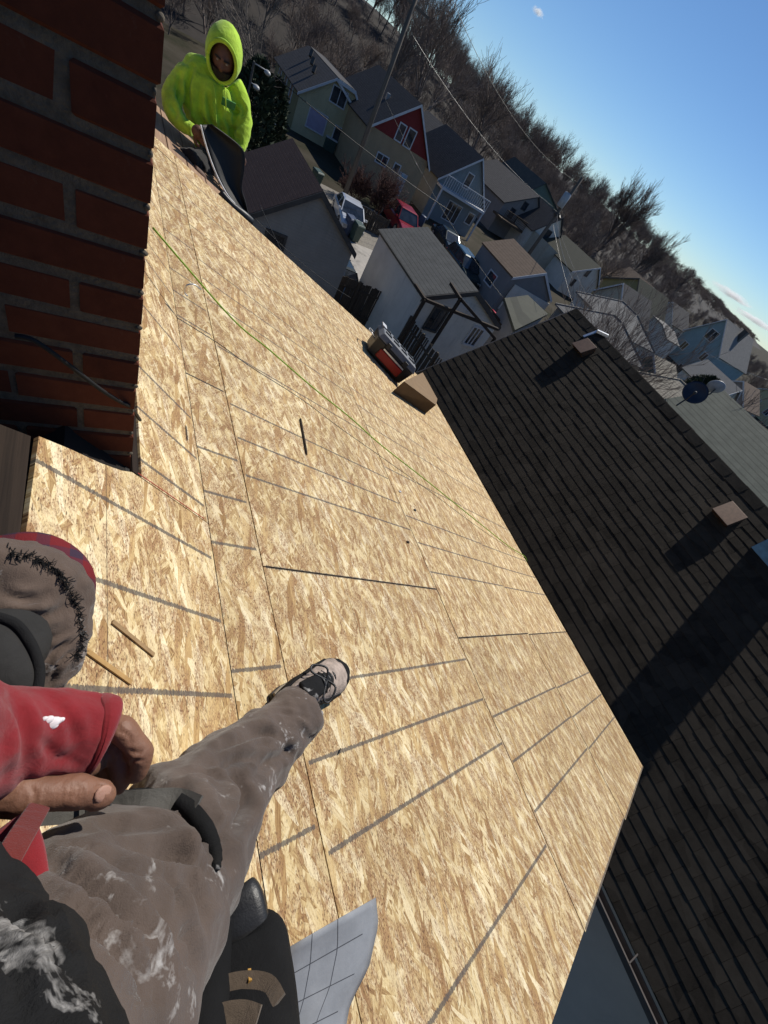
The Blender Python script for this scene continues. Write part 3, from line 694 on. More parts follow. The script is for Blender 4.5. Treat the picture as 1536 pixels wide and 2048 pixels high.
# ------------------------------------------------------------------ background houses
def roofing(name, c0, c1, step=.16):
    k = NT(name); co = k.coord(); sx = k.n('SeparateXYZ'); k.l(co, sx.inputs[0])
    saw = k.math('FRACT', k.math('DIVIDE', sx.outputs[2], step)); n = k.noise(co, 2.2, 6, .7); g = k.noise(co, 26, 3)
    c = k.ramp(k.math('ADD', k.math('MULTIPLY', n, .6), k.math('MULTIPLY', g, .4)), [(.3, c0), (.7, c1)])
    c = k.mix(k.math('MULTIPLY', k.math('LESS_THAN', saw, .22), .45), c, tuple(x * .35 for x in c0))
    b = k.bump(saw, .6, .03); return k.fin(c, .9, 0, .2)
RF = {'brown': roofing('brown_roof', (.075, .045, .038), (.12, .075, .06), .075), 'grey': roofing('grey_roof', (.085, .085, .080), (.155, .155, .145), .075), 'dark': roofing('dark_roof', (.035, .034, .036), (.07, .068, .07), .13),
      'greydark': roofing('greydark_roof', (.060, .058, .058), (.105, .10, .10), .15), 'tan': roofing('tan_roof', (.13, .095, .07), (.21, .155, .115), .12), 'lightgrey': roofing('light_roof', (.17, .165, .155), (.27, .26, .245), .12),
      'green': roofing('greengrey_roof', (.055, .062, .052), (.12, .13, .108), .13), 'moss': roofing('moss_roof', (.05, .052, .04), (.085, .085, .065), .13), 'cream': roofing('cream_roof', (.24, .215, .17), (.34, .305, .245), .12)}
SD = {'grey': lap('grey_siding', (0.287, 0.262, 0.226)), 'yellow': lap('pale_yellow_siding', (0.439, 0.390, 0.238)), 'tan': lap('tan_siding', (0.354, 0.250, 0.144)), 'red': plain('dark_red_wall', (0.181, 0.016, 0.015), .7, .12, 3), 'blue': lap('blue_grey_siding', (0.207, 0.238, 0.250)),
      'white': lap('white_siding', (0.600, 0.573, 0.512)), 'bluegrey': lap('slate_siding', (0.201, 0.195, 0.193)), 'olive': lap('olive_siding', (0.217, 0.199, 0.099)), 'taupe': lap('taupe_siding', (0.271, 0.244, 0.226)), 'sky': lap('light_blue_siding', (0.226, 0.311, 0.336)), 'green': lap('green_siding', (0.090, 0.135, 0.117)), 'cream': lap('cream_siding', (0.398, 0.370, 0.298))}
M['trim'] = plain('white_trim', (.52, .53, .55), .55, .08, 4)
M['trim_dark'] = plain('dark_trim', (.06, .055, .05), .6, .2, 4)
def glass_mat():
    k = NT('window_glass'); n = k.noise(k.coord(), 1.5, 3); return k.fin(k.ramp(n, [(.3, (.012, .016, .022)), (.7, (.05, .06, .075))]), .06, 0, .8)
M['glass'] = glass_mat()
def slab(a, b, d, t=.12):   # roof slab: eave point a, ridge point b (same end), pushed along d
    a, b, d = Vector(a), Vector(b), Vector(d); n = (b - a).cross(d).normalized()
    if n.z < 0: n = -n
    m = MB(); m.hexa([a - n * t, b - n * t, b + d - n * t, a + d - n * t, a, b, b + d, a + d]); return m
def gable(name, label, cat, p, ze0, ze1, xr, zr, wall, roof, axis='Y', trim='trim', oh=.28, group=None, gablemat=None):
    """p=(x0,x1,y0,y1); ridge along axis; ze0/ze1 eave heights on the low/high side; xr,zr ridge."""
    x0, x1, y0, y1 = p
    root = empty(name, ((x0 + x1) / 2, (y0 + y1) / 2, 0), label, cat, group)
    if axis == 'Y':
        Q = lambda a, l, z: Vector((a, l, z)); a0, a1, l0, l1 = x0, x1, y0, y1
    else:
        Q = lambda a, l, z: Vector((l, a, z)); a0, a1, l0, l1 = y0, y1, x0, x1
    m = MB(); m.prism([Q(a0, l0, 0), Q(a1, l0, 0), Q(a1, l0, ze1), Q(xr, l0, zr), Q(a0, l0, ze0)], Q(0, l1 - l0, 0)); m.build('wall', wall, root)
    if gablemat:
        zb = max(ze0, ze1) + .02; f0 = (zb - ze0) / (zr - ze0); f1 = (zb - ze1) / (zr - ze1)
        m = MB(); m.prism([Q(lerp(a0, xr, f0), l0, zb), Q(lerp(a1, xr, f1), l0, zb), Q(xr, l0, zr - .03)], Q(0, -.03, 0)); m.build('gable_panel', gablemat, root)
    for ea, ez in ((a0, ze0), (a1, ze1)):
        sl = (zr - ez) / abs(xr - ea); sg = 1 if ea > xr else -1
        e = Q(ea + sg * oh, l0 - oh, ez - sl * oh + .10); r = Q(xr, l0 - oh, zr + .10)
        slab(e, r, Q(0, l1 - l0 + 2 * oh, 0)).build('roof', roof, root)
        if trim:
            m = MB(); dn = Vector((0, 0, -.20)); a = Q(ea + sg * oh, l0 - oh - .012, ez - sl * oh + .085); b = Q(xr, l0 - oh - .012, zr + .085); pu = Q(0, -.035, 0)
            m.hexa([a + dn, b + dn, b + dn + pu, a + dn + pu, a, b, b + pu, a + pu]); m.build('rake_trim', M[trim], root)
    return root
def window(root, face, c, px, frame='trim', bars=1, door=None, proud=.03, name='window'):
    """px: four photo corners of the opening, on the wall plane face=c ('Y' or 'X', looking along +)."""
    pts = [(FY if face == 'Y' else FX)(x, y, c) for x, y in px]; k = 0 if face == 'Y' else 1
    a = sorted(p[k] for p in pts); z = sorted(p.z for p in pts)
    a0, a1, z0, z1 = (a[0] + a[1]) / 2, (a[2] + a[3]) / 2, (z[0] + z[1]) / 2, (z[2] + z[3]) / 2
    return window_at(root, face, c, a0, a1, z0, z1, frame, bars, door, proud, name)
def window_at(root, face, c, a0, a1, z0, z1, frame='trim', bars=1, door=None, proud=.03, name='window'):
    Q = (lambda a, l, z: (a, l, z)) if face == 'Y' else (lambda a, l, z: (l, a, z))
    def B(m, p, q): m.box(tuple(min(p[i], q[i]) for i in range(3)), tuple(max(p[i], q[i]) for i in range(3)))
    w = .09; m = MB()
    B(m, Q(a0 - w, c - proud - .03, z0 - w), Q(a0, c + .01, z1 + w)); B(m, Q(a1, c - proud - .03, z0 - w), Q(a1 + w, c + .01, z1 + w))
    B(m, Q(a0, c - proud - .03, z1), Q(a1, c + .01, z1 + w)); B(m, Q(a0 - .03, c - proud - .06, z0 - w), Q(a1 + .03, c + .01, z0))
    for i in range(bars):
        f = a0 + (a1 - a0) * (i + 1) / (bars + 1); B(m, Q(f - .03, c - proud - .02, z0), Q(f + .03, c, z1))
    o = m.build(name, M[frame], root)
    m = MB(); B(m, Q(a0, c - proud, z0), Q(a1, c + .005, z1)); m.build('leaf' if door else 'pane', door or M['glass'], o)
    return o
def X3(face_pts, Y): return [FY(x, y, Y) for x, y in face_pts]

# brown-roofed garage below the worker
yb = 16.8; e0, ap, e1 = X3([(503, 425), (645, 378), (706, 503)], yb)
bg_ = gable('garage', 'grey-sided garage with brown roof just below the worker', 'garage', (e0.x, e1.x, yb, 21.4), e0.z - .05, e1.z, ap.x, ap.z - .1, SD['grey'], RF['brown'], trim='trim_dark', oh=.12)
window(bg_, 'Y', yb, [(537, 462), (570, 476), (560, 500), (530, 482)], 'trim_dark', 0)
# white garage with the long grey roof and timber porch
yg = 14.2; e0, ap = X3([(842, 592), (953, 580)], yg)
wg = 2 * ap.x - e0.x
gg = gable('garage', 'white-walled garage with long grey shingle roof and bare timber porch frame', 'garage', (e0.x + .1, wg, yg, 19.4), e0.z + .02, e0.z + .02, ap.x, ap.z - .06, SD['white'], RF['grey'], trim='trim_dark', oh=.12)
window(gg, 'Y', yg, [(872, 614), (893, 624), (868, 664), (850, 650)], 'trim_dark', 1)
window(gg, 'Y', yg, [(950, 652), (966, 662), (945, 692), (928, 682)], 'trim', 2, name='door')
yp = yg - 1.0
P_ = lambda x, y: FY(x, y, yp)
m = MB()
lp, kp_, rp, bl_, br_ = P_(850, 599), P_(921, 598), P_(990, 677), P_(852, 600), P_(955, 642)
for nm, a, b in (('post', Vector((lp.x, yp, 0)), lp), ('post', Vector((kp_.x, yp, 0)), kp_), ('beam', bl_, br_ + (br_ - bl_) * .45), ('rafter', kp_, rp), ('rafter', Vector((kp_.x, yp, kp_.z)), Vector((kp_.x, yg, kp_.z + .05))), ('beam', lp, Vector((lp.x, yg, lp.z)))):
    m = MB(); m.bar(a, b, .11, .11); m.build(nm, M['timber'], gg)
m = MB(); m.bar(Vector((rp.x, yp, 0)), rp, .11); m.build('post', M['timber'], gg)
# red-gabled house
yr = 42.5; e0, ap, e1 = X3([(746, 253), (840.7, 209), (854, 328)], yr)
rh = gable('house', 'tan house with dark red gable and white trim behind the pickup', 'house', (e0.x - .3, e1.x + .1, yr, 53), e0.z, e1.z, ap.x, ap.z, SD['tan'], RF['dark'], gablemat=SD['red'])
for q in ([(802, 247), (813, 253), (800, 284), (789, 276)], [(820, 257), (832, 264), (819, 298), (807, 289)]): window(rh, 'Y', yr - .03, q, bars=0)
window(rh, 'Y', yr, [(757, 305), (777, 317), (770, 332), (750, 321)], bars=1); window(rh, 'Y', yr, [(790, 326), (800, 332), (795, 347), (785, 342)], bars=0)
window(rh, 'Y', yr, [(801, 346), (813, 352), (796, 391), (784, 385)], bars=0, door=plain('pale_blue_door', (.30, .44, .55), .5, .1, 3), name='door')
c = Vector((lerp(e0.x, ap.x, .55), yr + 3.2, lerp(e0.z, ap.z, .55) + .2)); m = MB(); m.box(c - Vector((.15, .15, .2)), c + Vector((.15, .15, .35))); m.build('roof_vent', M['alu'], rh)
# pale yellow house with a broken roofline
yy_ = 48.0; e0, ap, bk, e1 = X3([(601, 181), (672.5, 156), (706.6, 180), (730, 254)], yy_)
yh = gable('house', 'pale yellow house with broken-pitch roof and olive side wall', 'house', (e0.x, e1.x, yy_, 57.5), e0.z, e1.z, ap.x, ap.z, SD['yellow'], RF['greydark'])
m = MB(); m.prism([(ap.x, yy_ - .02, ap.z), (bk.x, yy_ - .02, bk.z), (e1.x, yy_ - .02, e1.z), (lerp(ap.x, e1.x, .5), yy_ - .02, lerp(ap.z, e1.z, .5) - .05)], (0, 9.4, 0)); m.build('gambrel_side', SD['yellow'], yh)
for a, b in ((ap, bk), (bk, e1 + Vector((.15, 0, -.35)))):
    slab(Vector((b.x + .1, yy_ - .3, b.z + .10)), Vector((a.x + .1, yy_ - .3, a.z + .13)), (0, 10, 0)).build('roof', RF['greydark'], yh)
    m = MB(); A_, B_ = Vector((a.x + .1, yy_ - .34, a.z + .10)), Vector((b.x + .1, yy_ - .34, b.z + .08)); dn = Vector((0, 0, -.24)); m.hexa([A_ + dn, B_ + dn, B_ + dn + Vector((0, -.04, 0)), A_ + dn + Vector((0, -.04, 0)), A_, B_, B_ + Vector((0, -.04, 0)), A_ + Vector((0, -.04, 0))]); m.build('rake_trim', M['trim'], yh)
window(yh, 'Y', yy_, [(667, 171), (696, 186), (687, 216), (660, 202)], bars=1); window(yh, 'Y', yy_, [(671, 252), (704, 270), (697, 296), (664, 278)], bars=1)
window(yh, 'Y', yy_, [(621, 216), (655, 233), (645, 268), (611, 252)], bars=0, door=plain('lilac_door', (.33, .30, .42), .5, .1, 3), name='door')
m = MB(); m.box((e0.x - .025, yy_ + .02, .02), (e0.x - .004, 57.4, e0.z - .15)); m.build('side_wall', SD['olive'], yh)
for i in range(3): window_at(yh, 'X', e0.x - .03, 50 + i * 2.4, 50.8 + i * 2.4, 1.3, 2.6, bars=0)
for i in range(3):
    c = Vector((lerp(e0.x, ap.x, .5 + .12 * i), yy_ + 2.2 + 2.0 * i, lerp(e0.z, ap.z, .5 + .12 * i) + .25)); m = MB(); m.bar(c, c + Vector((.1, .2, .45)), .28); m.build('roof_vent', M['trim_dark'], yh)
# blue-grey house with balcony
yl = 43.5; e0, ap, e1 = X3([(880, 353), (964, 316), (966, 412)], yl)
bh = gable('house', 'blue-grey house with dark roof and balcony beside the red-gabled one', 'house', (e0.x, e1.x, yl, 52), e0.z, e1.z, ap.x, ap.z, SD['blue'], RF['dark'])
window(bh, 'Y', yl, [(938, 346), (948, 351), (935, 378), (924, 372)], bars=0)
window(bh, 'Y', yl, [(898, 402), (926, 415), (905, 447), (884, 434)], bars=2, name='door'); window(bh, 'Y', yl, [(938, 424), (948, 430), (939, 450), (930, 444)], bars=0)
pa, pb = FY(887, 370, yl - 1.2), FY(968, 428, yl - 1.2); zb = (pa.z + pb.z) / 2
m = MB(); m.box((pa.x, yl - 1.2, zb - .2), (pb.x, yl, zb)); bal = m.build('balcony', M['trim'], bh)
m = MB(); m.box((pa.x, yl - 1.2, zb + .95), (pb.x, yl - 1.13, zb + 1.02)); m.build('rail', M['trim'], bal)
for i in range(22):
    x = lerp(pa.x, pb.x - .06, i / 21); m = MB(); m.box((x, yl - 1.19, zb), (x + .04, yl - 1.15, zb + .95)); m.build('baluster', M['trim'], bal)
for x in (pa.x + .05, pb.x - .2): m = MB(); m.box((x, yl - 1.18, 0), (x + .15, yl - 1.03, zb - .2)); m.build('porch_post', M['trim'], bh)
# small hipped grey house behind
yq = 52.5; e0, ap, e1 = X3([(856, 268), (905, 270), (945, 300)], yq)
q1 = FY(893, 305, yq); 
hh = gable('house', 'pale grey house with tan-grey roof tucked behind the red gable', 'house', (FY(856, 300, yq).x, FY(940, 300, yq).x, yq, 60), FY(862, 282, yq).z, FY(862, 282, yq).z, FY(905, 280, yq).x, FY(895, 262, yq).z, SD['taupe'], RF['greydark'])
window(hh, 'Y', yq, [(866, 284), (874, 288), (864, 312), (856, 308)], bars=0)
# taupe house right of the blue-grey one
yd = 54; e0, ap, e1 = X3([(1010, 404), (1066, 395), (1078, 448)], yd)
dh = gable('house', 'taupe house with brown-grey roof and green-framed windows', 'house', (e0.x, e1.x, yd, 66), e0.z, e1.z, lerp(e0.x, e1.x, .6), ap.z + .4, SD['taupe'], RF['greydark'], trim=None)
for q in ([(1024, 416), (1031, 420), (1022, 437), (1015, 432)], [(1036, 431), (1043, 435), (1035, 448), (1028, 444)], [(1050, 404), (1057, 408), (1049, 421), (1042, 417)]): window(dh, 'Y', yd, q, 'trim_dark', 0)
a, b = FY(1003, 440, yd - 2.5), FY(1066, 472, yd - 2.5); zz = (a.z + b.z) / 2
m = MB(); m.box((a.x, yd - 2.5, zz - .25), (b.x, yd, zz)); dk = m.build('deck', M['deck'], dh)
for i in range(30): x = lerp(a.x, b.x, i / 29); m = MB(); m.box((x, yd - 2.5, zz), (x + .07, yd - 2.45, zz + 1.0)); m.build('baluster', M['deck'], dk)
m = MB(); m.box((a.x, yd - 2.53, zz + 1.0), (b.x, yd - 2.42, zz + 1.07)); m.build('rail', M['deck'], dk)
# tan-roofed garage
yt = 25.5; e0, ap, e1 = X3([(1024, 554), (1091, 545), (1101, 600)], yt)
tg = gable('garage', 'slate-sided garage with tan shingle roof at the alley', 'garage', (e0.x + .1, e1.x, yt, 30.5), e0.z, e1.z, ap.x, ap.z - .05, SD['bluegrey'], RF['tan'], oh=.1)
pw = FX(990, 545, e0.x + .1); window_at(tg, 'X', e0.x + .1, pw.y - .5, pw.y + .5, pw.z - .9, pw.z - .1, bars=0)
m = MB(); q = X3([(1010, 595), (1030, 568), (1098, 607)], yt - .05); m.prism([(q[0].x, yt - .05, q[0].z), (q[1].x, yt - .05, q[1].z), (q[2].x, yt - .05, q[2].z), (q[2].x, yt - .05, q[2].z - .9), (q[0].x, yt - .05, q[0].z - .9)], (0, -.06, 0)); m.build('lean_to', SD['white'], tg)
# moss-dark flat shed roof in front of it
pz = 3.1; q = [FZ(1009, 596, pz), FZ(1056, 590, pz + .1), FZ(1096, 628, pz + .1), FZ(1030, 660, pz)]
x0, x1, y0, y1 = 18.6, 23.5, 16.0, 20.3
sh = empty('shed', (21, 18, 0), 'low shed with flat mossy dark roof beside the red kayak', 'shed')
m = MB(); m.prism([tuple(p) for p in q], (0, 0, -.15)); m.build('roof', RF['moss'], sh)
ctr = sum(q, Vector()) / 4; qq = [p + (ctr - p) * .08 for p in q]
m = MB(); m.hexa([(p.x, p.y, 0) for p in qq] + [(p.x, p.y, p.z - .16) for p in qq]); m.build('wall', SD['bluegrey'], sh)
# white gabled house right of pole two
yw = 50; e0, ap, e1 = X3([(1067, 459), (1124, 436), (1117, 503)], yw)
wh_ = gable('house', 'off-white gabled house behind the pole with the transformer', 'house', (e0.x, e1.x, yw, 62), e0.z, e1.z, ap.x, ap.z, SD['white'], RF['dark'], trim=None)
window(wh_, 'Y', yw, [(1094, 459), (1103, 463), (1094, 481), (1085, 477)], 'trim_dark', 0)
m = MB(); a, b = FY(1085, 512, yw - 4), FY(1146, 545, yw - 4); m.prism([(a.x, yw - 4, 0), (b.x, yw - 4, 0), (b.x, yw - 4, b.z + .3), (a.x, yw - 4, b.z + 1.2)], (0, 4, 0)); wn = m.build('wing', SD['cream'], wh_)
window_at(wh_, 'Y', yw - 4, lerp(a.x, b.x, .45), lerp(a.x, b.x, .65), b.z - 2.2, b.z - .9, bars=0)
# small white house
yi = 42; e0, ap, e1 = X3([(1145, 541), (1187, 529), (1195, 571)], yi)
ih = gable('house', 'small white gabled house in front of the mossy-roofed one', 'house', (e0.x, e1.x, yi, 50), e0.z, e1.z, lerp(e0.x, e1.x, .62), ap.z + .1, SD['white'], RF['moss'])
for q in ([(1174, 541), (1182, 537), (1177, 550), (1169, 555)], [(1145, 561), (1153, 557), (1147, 569), (1139, 573)]): window(ih, 'Y', yi, q, 'trim_dark', 0)
# dark house further right
xj = 62; jh = gable('house', 'dark olive house with mossy roof below the far wood', 'house', (xj, xj + 9, FX(1270, 640, xj).y, FX(1205, 560, xj).y), FX(1205, 585, xj).z, FX(1268, 612, xj).z, lerp(FX(1270, 640, xj).y, FX(1205, 560, xj).y, .45), FX(1245, 540, xj).z + .5, SD['olive'], RF['moss'], axis='X', trim='trim_dark')
# grey hipped roofs just past the shingle ridge
def hip(name, label, p, ze, zr, wall, roof, ins=2.0):
    x0, x1, y0, y1 = p; root = empty(name, ((x0 + x1) / 2, (y0 + y1) / 2, 0), label, 'house')
    m = MB(); m.box((x0 + .25, y0 + .25, 0), (x1 - .25, y1 - .25, ze - .02)); m.build('wall', wall, root)
    cx_ = (x0 + x1) / 2; E = [Vector((x0, y0, ze)), Vector((x1, y0, ze)), Vector((x1, y1, ze)), Vector((x0, y1, ze))]; A_, B_ = Vector((cx_, y0 + ins, zr)), Vector((cx_, y1 - ins, zr))
    for pts in ((E[0], E[1], A_), (E[1], E[2], B_, A_), (E[2], E[3], B_), (E[3], E[0], A_, B_)):
        m = MB(); m.prism(pts, (0, 0, -.10)); m.build('roof', roof, root)
    for a, b in ((E[0], A_), (E[1], A_), (E[2], B_), (E[3], B_), (A_, B_)): m = MB(); m.bar(a + Vector((0, 0, .03)), b + Vector((0, 0, .03)), .16, .05); m.build('hip_cap', roof, root)
    return root
hip('house', 'house with plain grey hip roof just past the dark shingle ridge', (30.5, 38.5, 19.2, 25.0), 2.6, 4.3, SD['grey'], RF['lightgrey'], 2.4)
hip('house', 'house with pale grey hip roof and thin mast, behind the plain grey hip', (38.5, 46, 23.5, 30.5), 3.0, 4.6, SD['white'], RF['lightgrey'], 2.4)
# light-blue house on the right
xk = 80; L0, AP, R0 = FX(1373, 660, xk), FX(1455, 640, xk), FX(1440, 712, xk)
kh = gable('house', 'light-blue house with white trim and large grey roof under the far ridge', 'house', (xk, xk + 13, R0.y, L0.y), R0.z, L0.z, AP.y, AP.z, SD['sky'], RF['lightgrey'], axis='X')
for q in ([(1426, 657), (1439, 669), (1421, 685), (1408, 672)], [(1370, 682), (1378, 688), (1366, 700), (1358, 694)], [(1410, 705), (1418, 711), (1404, 722), (1396, 716)], [(1362, 728), (1372, 735), (1362, 742), (1352, 736)]): window(kh, 'X', xk, q, bars=1)
c = FX(1494, 663, xk + 6); m = MB(); m.box((c.x - .4, c.y - .4, AP.z - 3), (c.x + .4, c.y + .4, c.z)); m.build('chimney', M['trim_dark'], kh)
# green shed and tan hip roof in front of it
xs = 46; a, b, d = FX(1303, 716, xs), FX(1296, 688, xs), FX(1280, 732, xs)
gs = gable('shed', 'small green shed with cream roof beside the light-blue house', 'shed', (xs, xs + 5, a.y - 2.2, a.y + 1.5), a.z - 1.0, a.z - 1.2, a.y, a.z + .3, SD['green'], RF['cream'], axis='X', oh=.15)
hip('house', 'low house with cream hip roof between the shed and the satellite dishes', (31.5, 40.5, 11.5, 17.5), 2.4, 4.1, SD['cream'], RF['cream'], 2.2)
# ribbed green-grey roof beyond the neighbour's ridge
gz = [FX(1448, 789, 24), FX(1536, 869, 24)]
zg = (gz[0].z + gz[1].z) / 2
nh = gable('house', 'next house over with ribbed green-grey roof and satellite dishes', 'house', (16.8, 31.2, -9, gz[0].y), zg - 2.6, zg - 2.6, 24, zg, SD['grey'], RF['green'], oh=.2)
def dish(c, aim, r, mat, label):
    root = empty('satellite_dish', c, label, 'satellite dish'); aim = Vector(aim).normalized(); q = aim.to_track_quat('Z', 'Y').to_matrix(); rings = []
    for i in range(7):
        f = i / 6; rings.append([c + q @ Vector((r * f * math.cos(t), r * .9 * f * math.sin(t), .28 * r * f * f)) for t in [2 * math.pi * k / 24 for k in range(24)]])
    for i in range(6, -1, -1): f = i / 6; rings.append([c + q @ Vector((r * f * math.cos(t), r * .9 * f * math.sin(t), .28 * r * f * f - .02)) for t in [2 * math.pi * k / 24 for k in range(24)]])
    m = MB(); m.loft(rings[1:-1]); m.build('reflector', mat, root, True)
    m = MB(); m.bar(c + q @ Vector((0, -r * .85, .2 * r)), c + q @ Vector((0, -r * .25, 1.0 * r)), .03); m.ball(c + q @ Vector((0, -r * .22, 1.02 * r)), .05); m.build('feed_arm', M['trim_dark'], root)
    m = MB(); m.tube([c - aim * .05, c - aim * .12 + Vector((0, 0, -.15)), c + Vector((-.12, 0, -r * 1.5))], .025, 8); m.build('mast', M['trim_dark'], root)
    return root
dc = FX(1389, 786, 14.8); dish(dc, (-.62, -.25, .25), .35, plain('navy_dish', (.018, .022, .04), .45, .2, 6), 'dark navy satellite dish on a mast by the green-grey roof')
dc = FX(1431, 776, 17.2); dish(dc, (.5, .55, .35), .28, plain('grey_dish', (.30, .31, .33), .45, .2, 6), 'pale grey satellite dish seen edge-on behind the navy one')

# a few more roofs in the gaps
yx = 66; e0, ap, e1 = X3([(1052, 380), (1090, 366), (1108, 410)], yx)
xh = gable('house', 'house with dark teal roof ridge behind the taupe one', 'house', (e0.x, e1.x + 2, yx, 76), e0.z - .4, e1.z - .6, ap.x, ap.z, SD['green'], roofing('teal_roof', (.03, .045, .05), (.055, .075, .08), .14), trim=None)
xz = 66; q0_, q1_ = FX(1300, 640, xz), FX(1345, 668, xz)
gable('shed', 'white shed among bare trees left of the light-blue house', 'shed', (xz, xz + 4, q1_.y, q0_.y), q0_.z - .3, q1_.z, (q0_.y + q1_.y) / 2, q0_.z + .5, SD['white'], RF['lightgrey'], axis='X', trim=None, oh=.15)
xz = 100; q0_, q1_ = FX(1235, 545, xz), FX(1290, 590, xz)
gable('house', 'brown house half lost in the wood above the mossy-roofed one', 'house', (xz, xz + 8, q1_.y, q0_.y), q0_.z - 2.2, q1_.z - 1.8, (q0_.y + q1_.y) / 2, q0_.z + .4, SD['taupe'], RF['greydark'], axis='X', trim=None)

for x0, x1, y0, y1, ze, zr, wl, rf, ax, lb in ((72, 79.5, 48, 54, 3.2, 5.6, 'cream', 'tan', 'Y', 'cream house with tan roof at the foot of the wood'), (88, 95, 47, 53, 3.0, 5.4, 'white', 'greydark', 'X', 'white house with charcoal roof far behind the light-blue one'),
        (102, 109, 41, 47, 3.2, 5.6, 'tan', 'brown', 'X', 'tan house with brown roof on the far street'), (49, 55.5, 31.5, 36.5, 3.0, 5.2, 'cream', 'greydark', 'X', 'cream house with charcoal roof between the hip roofs and the mossy one'),
        (70, 76.5, 21, 26.5, 2.6, 4.6, 'taupe', 'tan', 'X', 'taupe bungalow with tan roof in front of the light-blue house'), (57, 63, 20, 25, 2.6, 4.4, 'white', 'lightgrey', 'Y', 'white bungalow with pale roof behind the green shed'), (104, 112, 26, 33, 3.0, 5.6, 'yellow', 'dark', 'X', 'pale yellow house with dark roof at the far right edge')):
    h_ = gable('house', lb, 'house', (x0, x1, y0, y1), ze, ze, ((x0 + x1) if ax == 'Y' else (y0 + y1)) / 2, zr, SD[wl], RF[rf], axis=ax)
    for f in (.28, .68): window_at(h_, 'X', x0, lerp(y0, y1, f) - .45, lerp(y0, y1, f) + .45, 1.1, 2.3, bars=1)
    for f in (.3, .7): window_at(h_, 'Y', y0, lerp(x0, x1, f) - .45, lerp(x0, x1, f) + .45, 1.1, 2.3, bars=1)
# ------------------------------------------------------------------ vehicles
M['tyre'] = plain('tyre', (.015, .015, .015), .85, .2, 10)
M['lamp'] = plain('lamp_lens', (.38, .38, .37), .4, .1, 10)
M['tail'] = plain('tail_lens', (.30, .01, .01), .2, .1, 10)
def paint(name, c): return plain(name, c, .22, .06, 3, metal=.25, spec=.6)
def car(name, loc, yaw, col, label, kind='sedan'):
    root = empty(name, (0, 0, 0), label, 'car' if kind != 'pickup' else 'pickup truck'); pm = paint(name + '_paint', col)
    L, W = {'sedan': (4.5, .88), 'suv': (4.7, .94), 'pickup': (5.4, .97)}[kind]; hb = {'sedan': .92, 'suv': 1.08, 'pickup': 1.10}[kind]; ht = {'sedan': 1.43, 'suv': 1.75, 'pickup': 1.78}[kind]
    def ring(x, zb, zt, w): 
        r = .10; return [(x, -w + r, zb), (x, w - r, zb), (x, w, zb + r), (x, w, zt - r * 1.4), (x, w - r * 1.2, zt), (x, -w + r * 1.2, zt), (x, -w, zt - r * 1.4), (x, -w, zb + r)]
    h = L / 2; m = MB()
    m.loft([ring(-h, .45, hb - .18, W * .86), ring(-h + .12, .28, hb - .05, W * .95), ring(-h + .7, .24, hb, W), ring(-.2, .24, hb + .02, W), ring(h - 1.5, .24, hb, W), ring(h - .7, .26, hb - .09, W * .98), ring(h - .15, .3, hb - .22, W * .92), ring(h, .45, hb - .32, W * .82)])
    body = m.build('body', pm, root, bevel=.02)
    c0, c1, c2, c3 = {'sedan': (-h + .75, -h + 1.45, .35, 1.15), 'suv': (-h + .15, -h + .55, .45, 1.15), 'pickup': (-.75, -.55, .95, 1.55)}[kind]
    def gr(x, z, w): return [(x, -w, z), (x, w, z)]
    m = MB(); w0, w1 = W * .93, W * .76
    m.hexa([(c0, -w0, hb - .02), (c3, -w0, hb - .02), (c3, w0, hb - .02), (c0, w0, hb - .02), (c1, -w1, ht - .05), (c2, -w1, ht - .05), (c2, w1, ht - .05), (c1, w1, ht - .05)]); m.build('window_glass', M['glass'], root)
    m = MB(); m.hexa([(c1 - .06, -w1 - .02, ht - .06), (c2 + .06, -w1 - .02, ht - .06), (c2 + .06, w1 + .02, ht - .06), (c1 - .06, w1 + .02, ht - .06), (c1 + .1, -w1 + .1, ht), (c2 - .1, -w1 + .1, ht), (c2 - .1, w1 - .1, ht), (c1 + .1, w1 - .1, ht)]); m.build('roof_panel', pm, root, bevel=.02)
    for f, g_ in ((0, 0), (.48, .5), (1, 1)):
        for s in (-1, 1):
            m = MB(); m.bar((lerp(c0, c3, f), s * (w0 + .004), hb), (lerp(c1, c2, g_), s * (w1 + .006), ht - .05), .07, .035); m.build('pillar', pm, root)
    for x in (-h + .85, h - .92):
        for s in (-1, 1):
            r = .33 if kind == 'sedan' else .38; m = MB(); m.tube([(x, s * (W - .18), r), (x, s * (W + .01), r)], r, 20); wl = m.build('tyre', M['tyre'], root, bevel=.02)
            m = MB(); m.tube([(x, s * (W - .0), r), (x, s * (W + .025), r)], r * .62, 14); m.build('rim', M['alu'], wl)
    for s in (-1, 1):
        m = MB(); m.obox((h - .06, s * W * .66, hb - .38), (.06, 0, 0), (0, .2, 0), (0, 0, .08)); m.build('headlight', M['lamp'], root, bevel=.02)
        m = MB(); m.obox((-h + .03, s * W * .74, hb - .26), (.05, 0, 0), (0, .12, 0), (0, 0, .12)); m.build('tail_light', M['tail'], root)
        m = MB(); m.obox((c3 - .15, s * (W + .08), hb + .06), (.07, 0, 0), (0, .08, 0), (0, 0, .06)); m.build('mirror', pm, root)
    if kind == 'pickup':
        m = MB(); m.box((-h + .08, -W * .84, hb - .45), (-.85, W * .84, hb + .006)); m.build('bed_liner', M['black_plastic'], root)
        for s in (-1, 1): m = MB(); m.box((-h + .05, s * W * .93 - .05, hb - .05), (-.8, s * W * .93 + .05, hb + .06)); m.build('bed_rail', pm, root)
    root.location = (loc[0], loc[1], loc[2] if len(loc) > 2 else .01); root.rotation_euler = (0, 0, R_(yaw)); return root
def gp(px, py): p = FZ(px, py, 0); return (p.x, p.y)
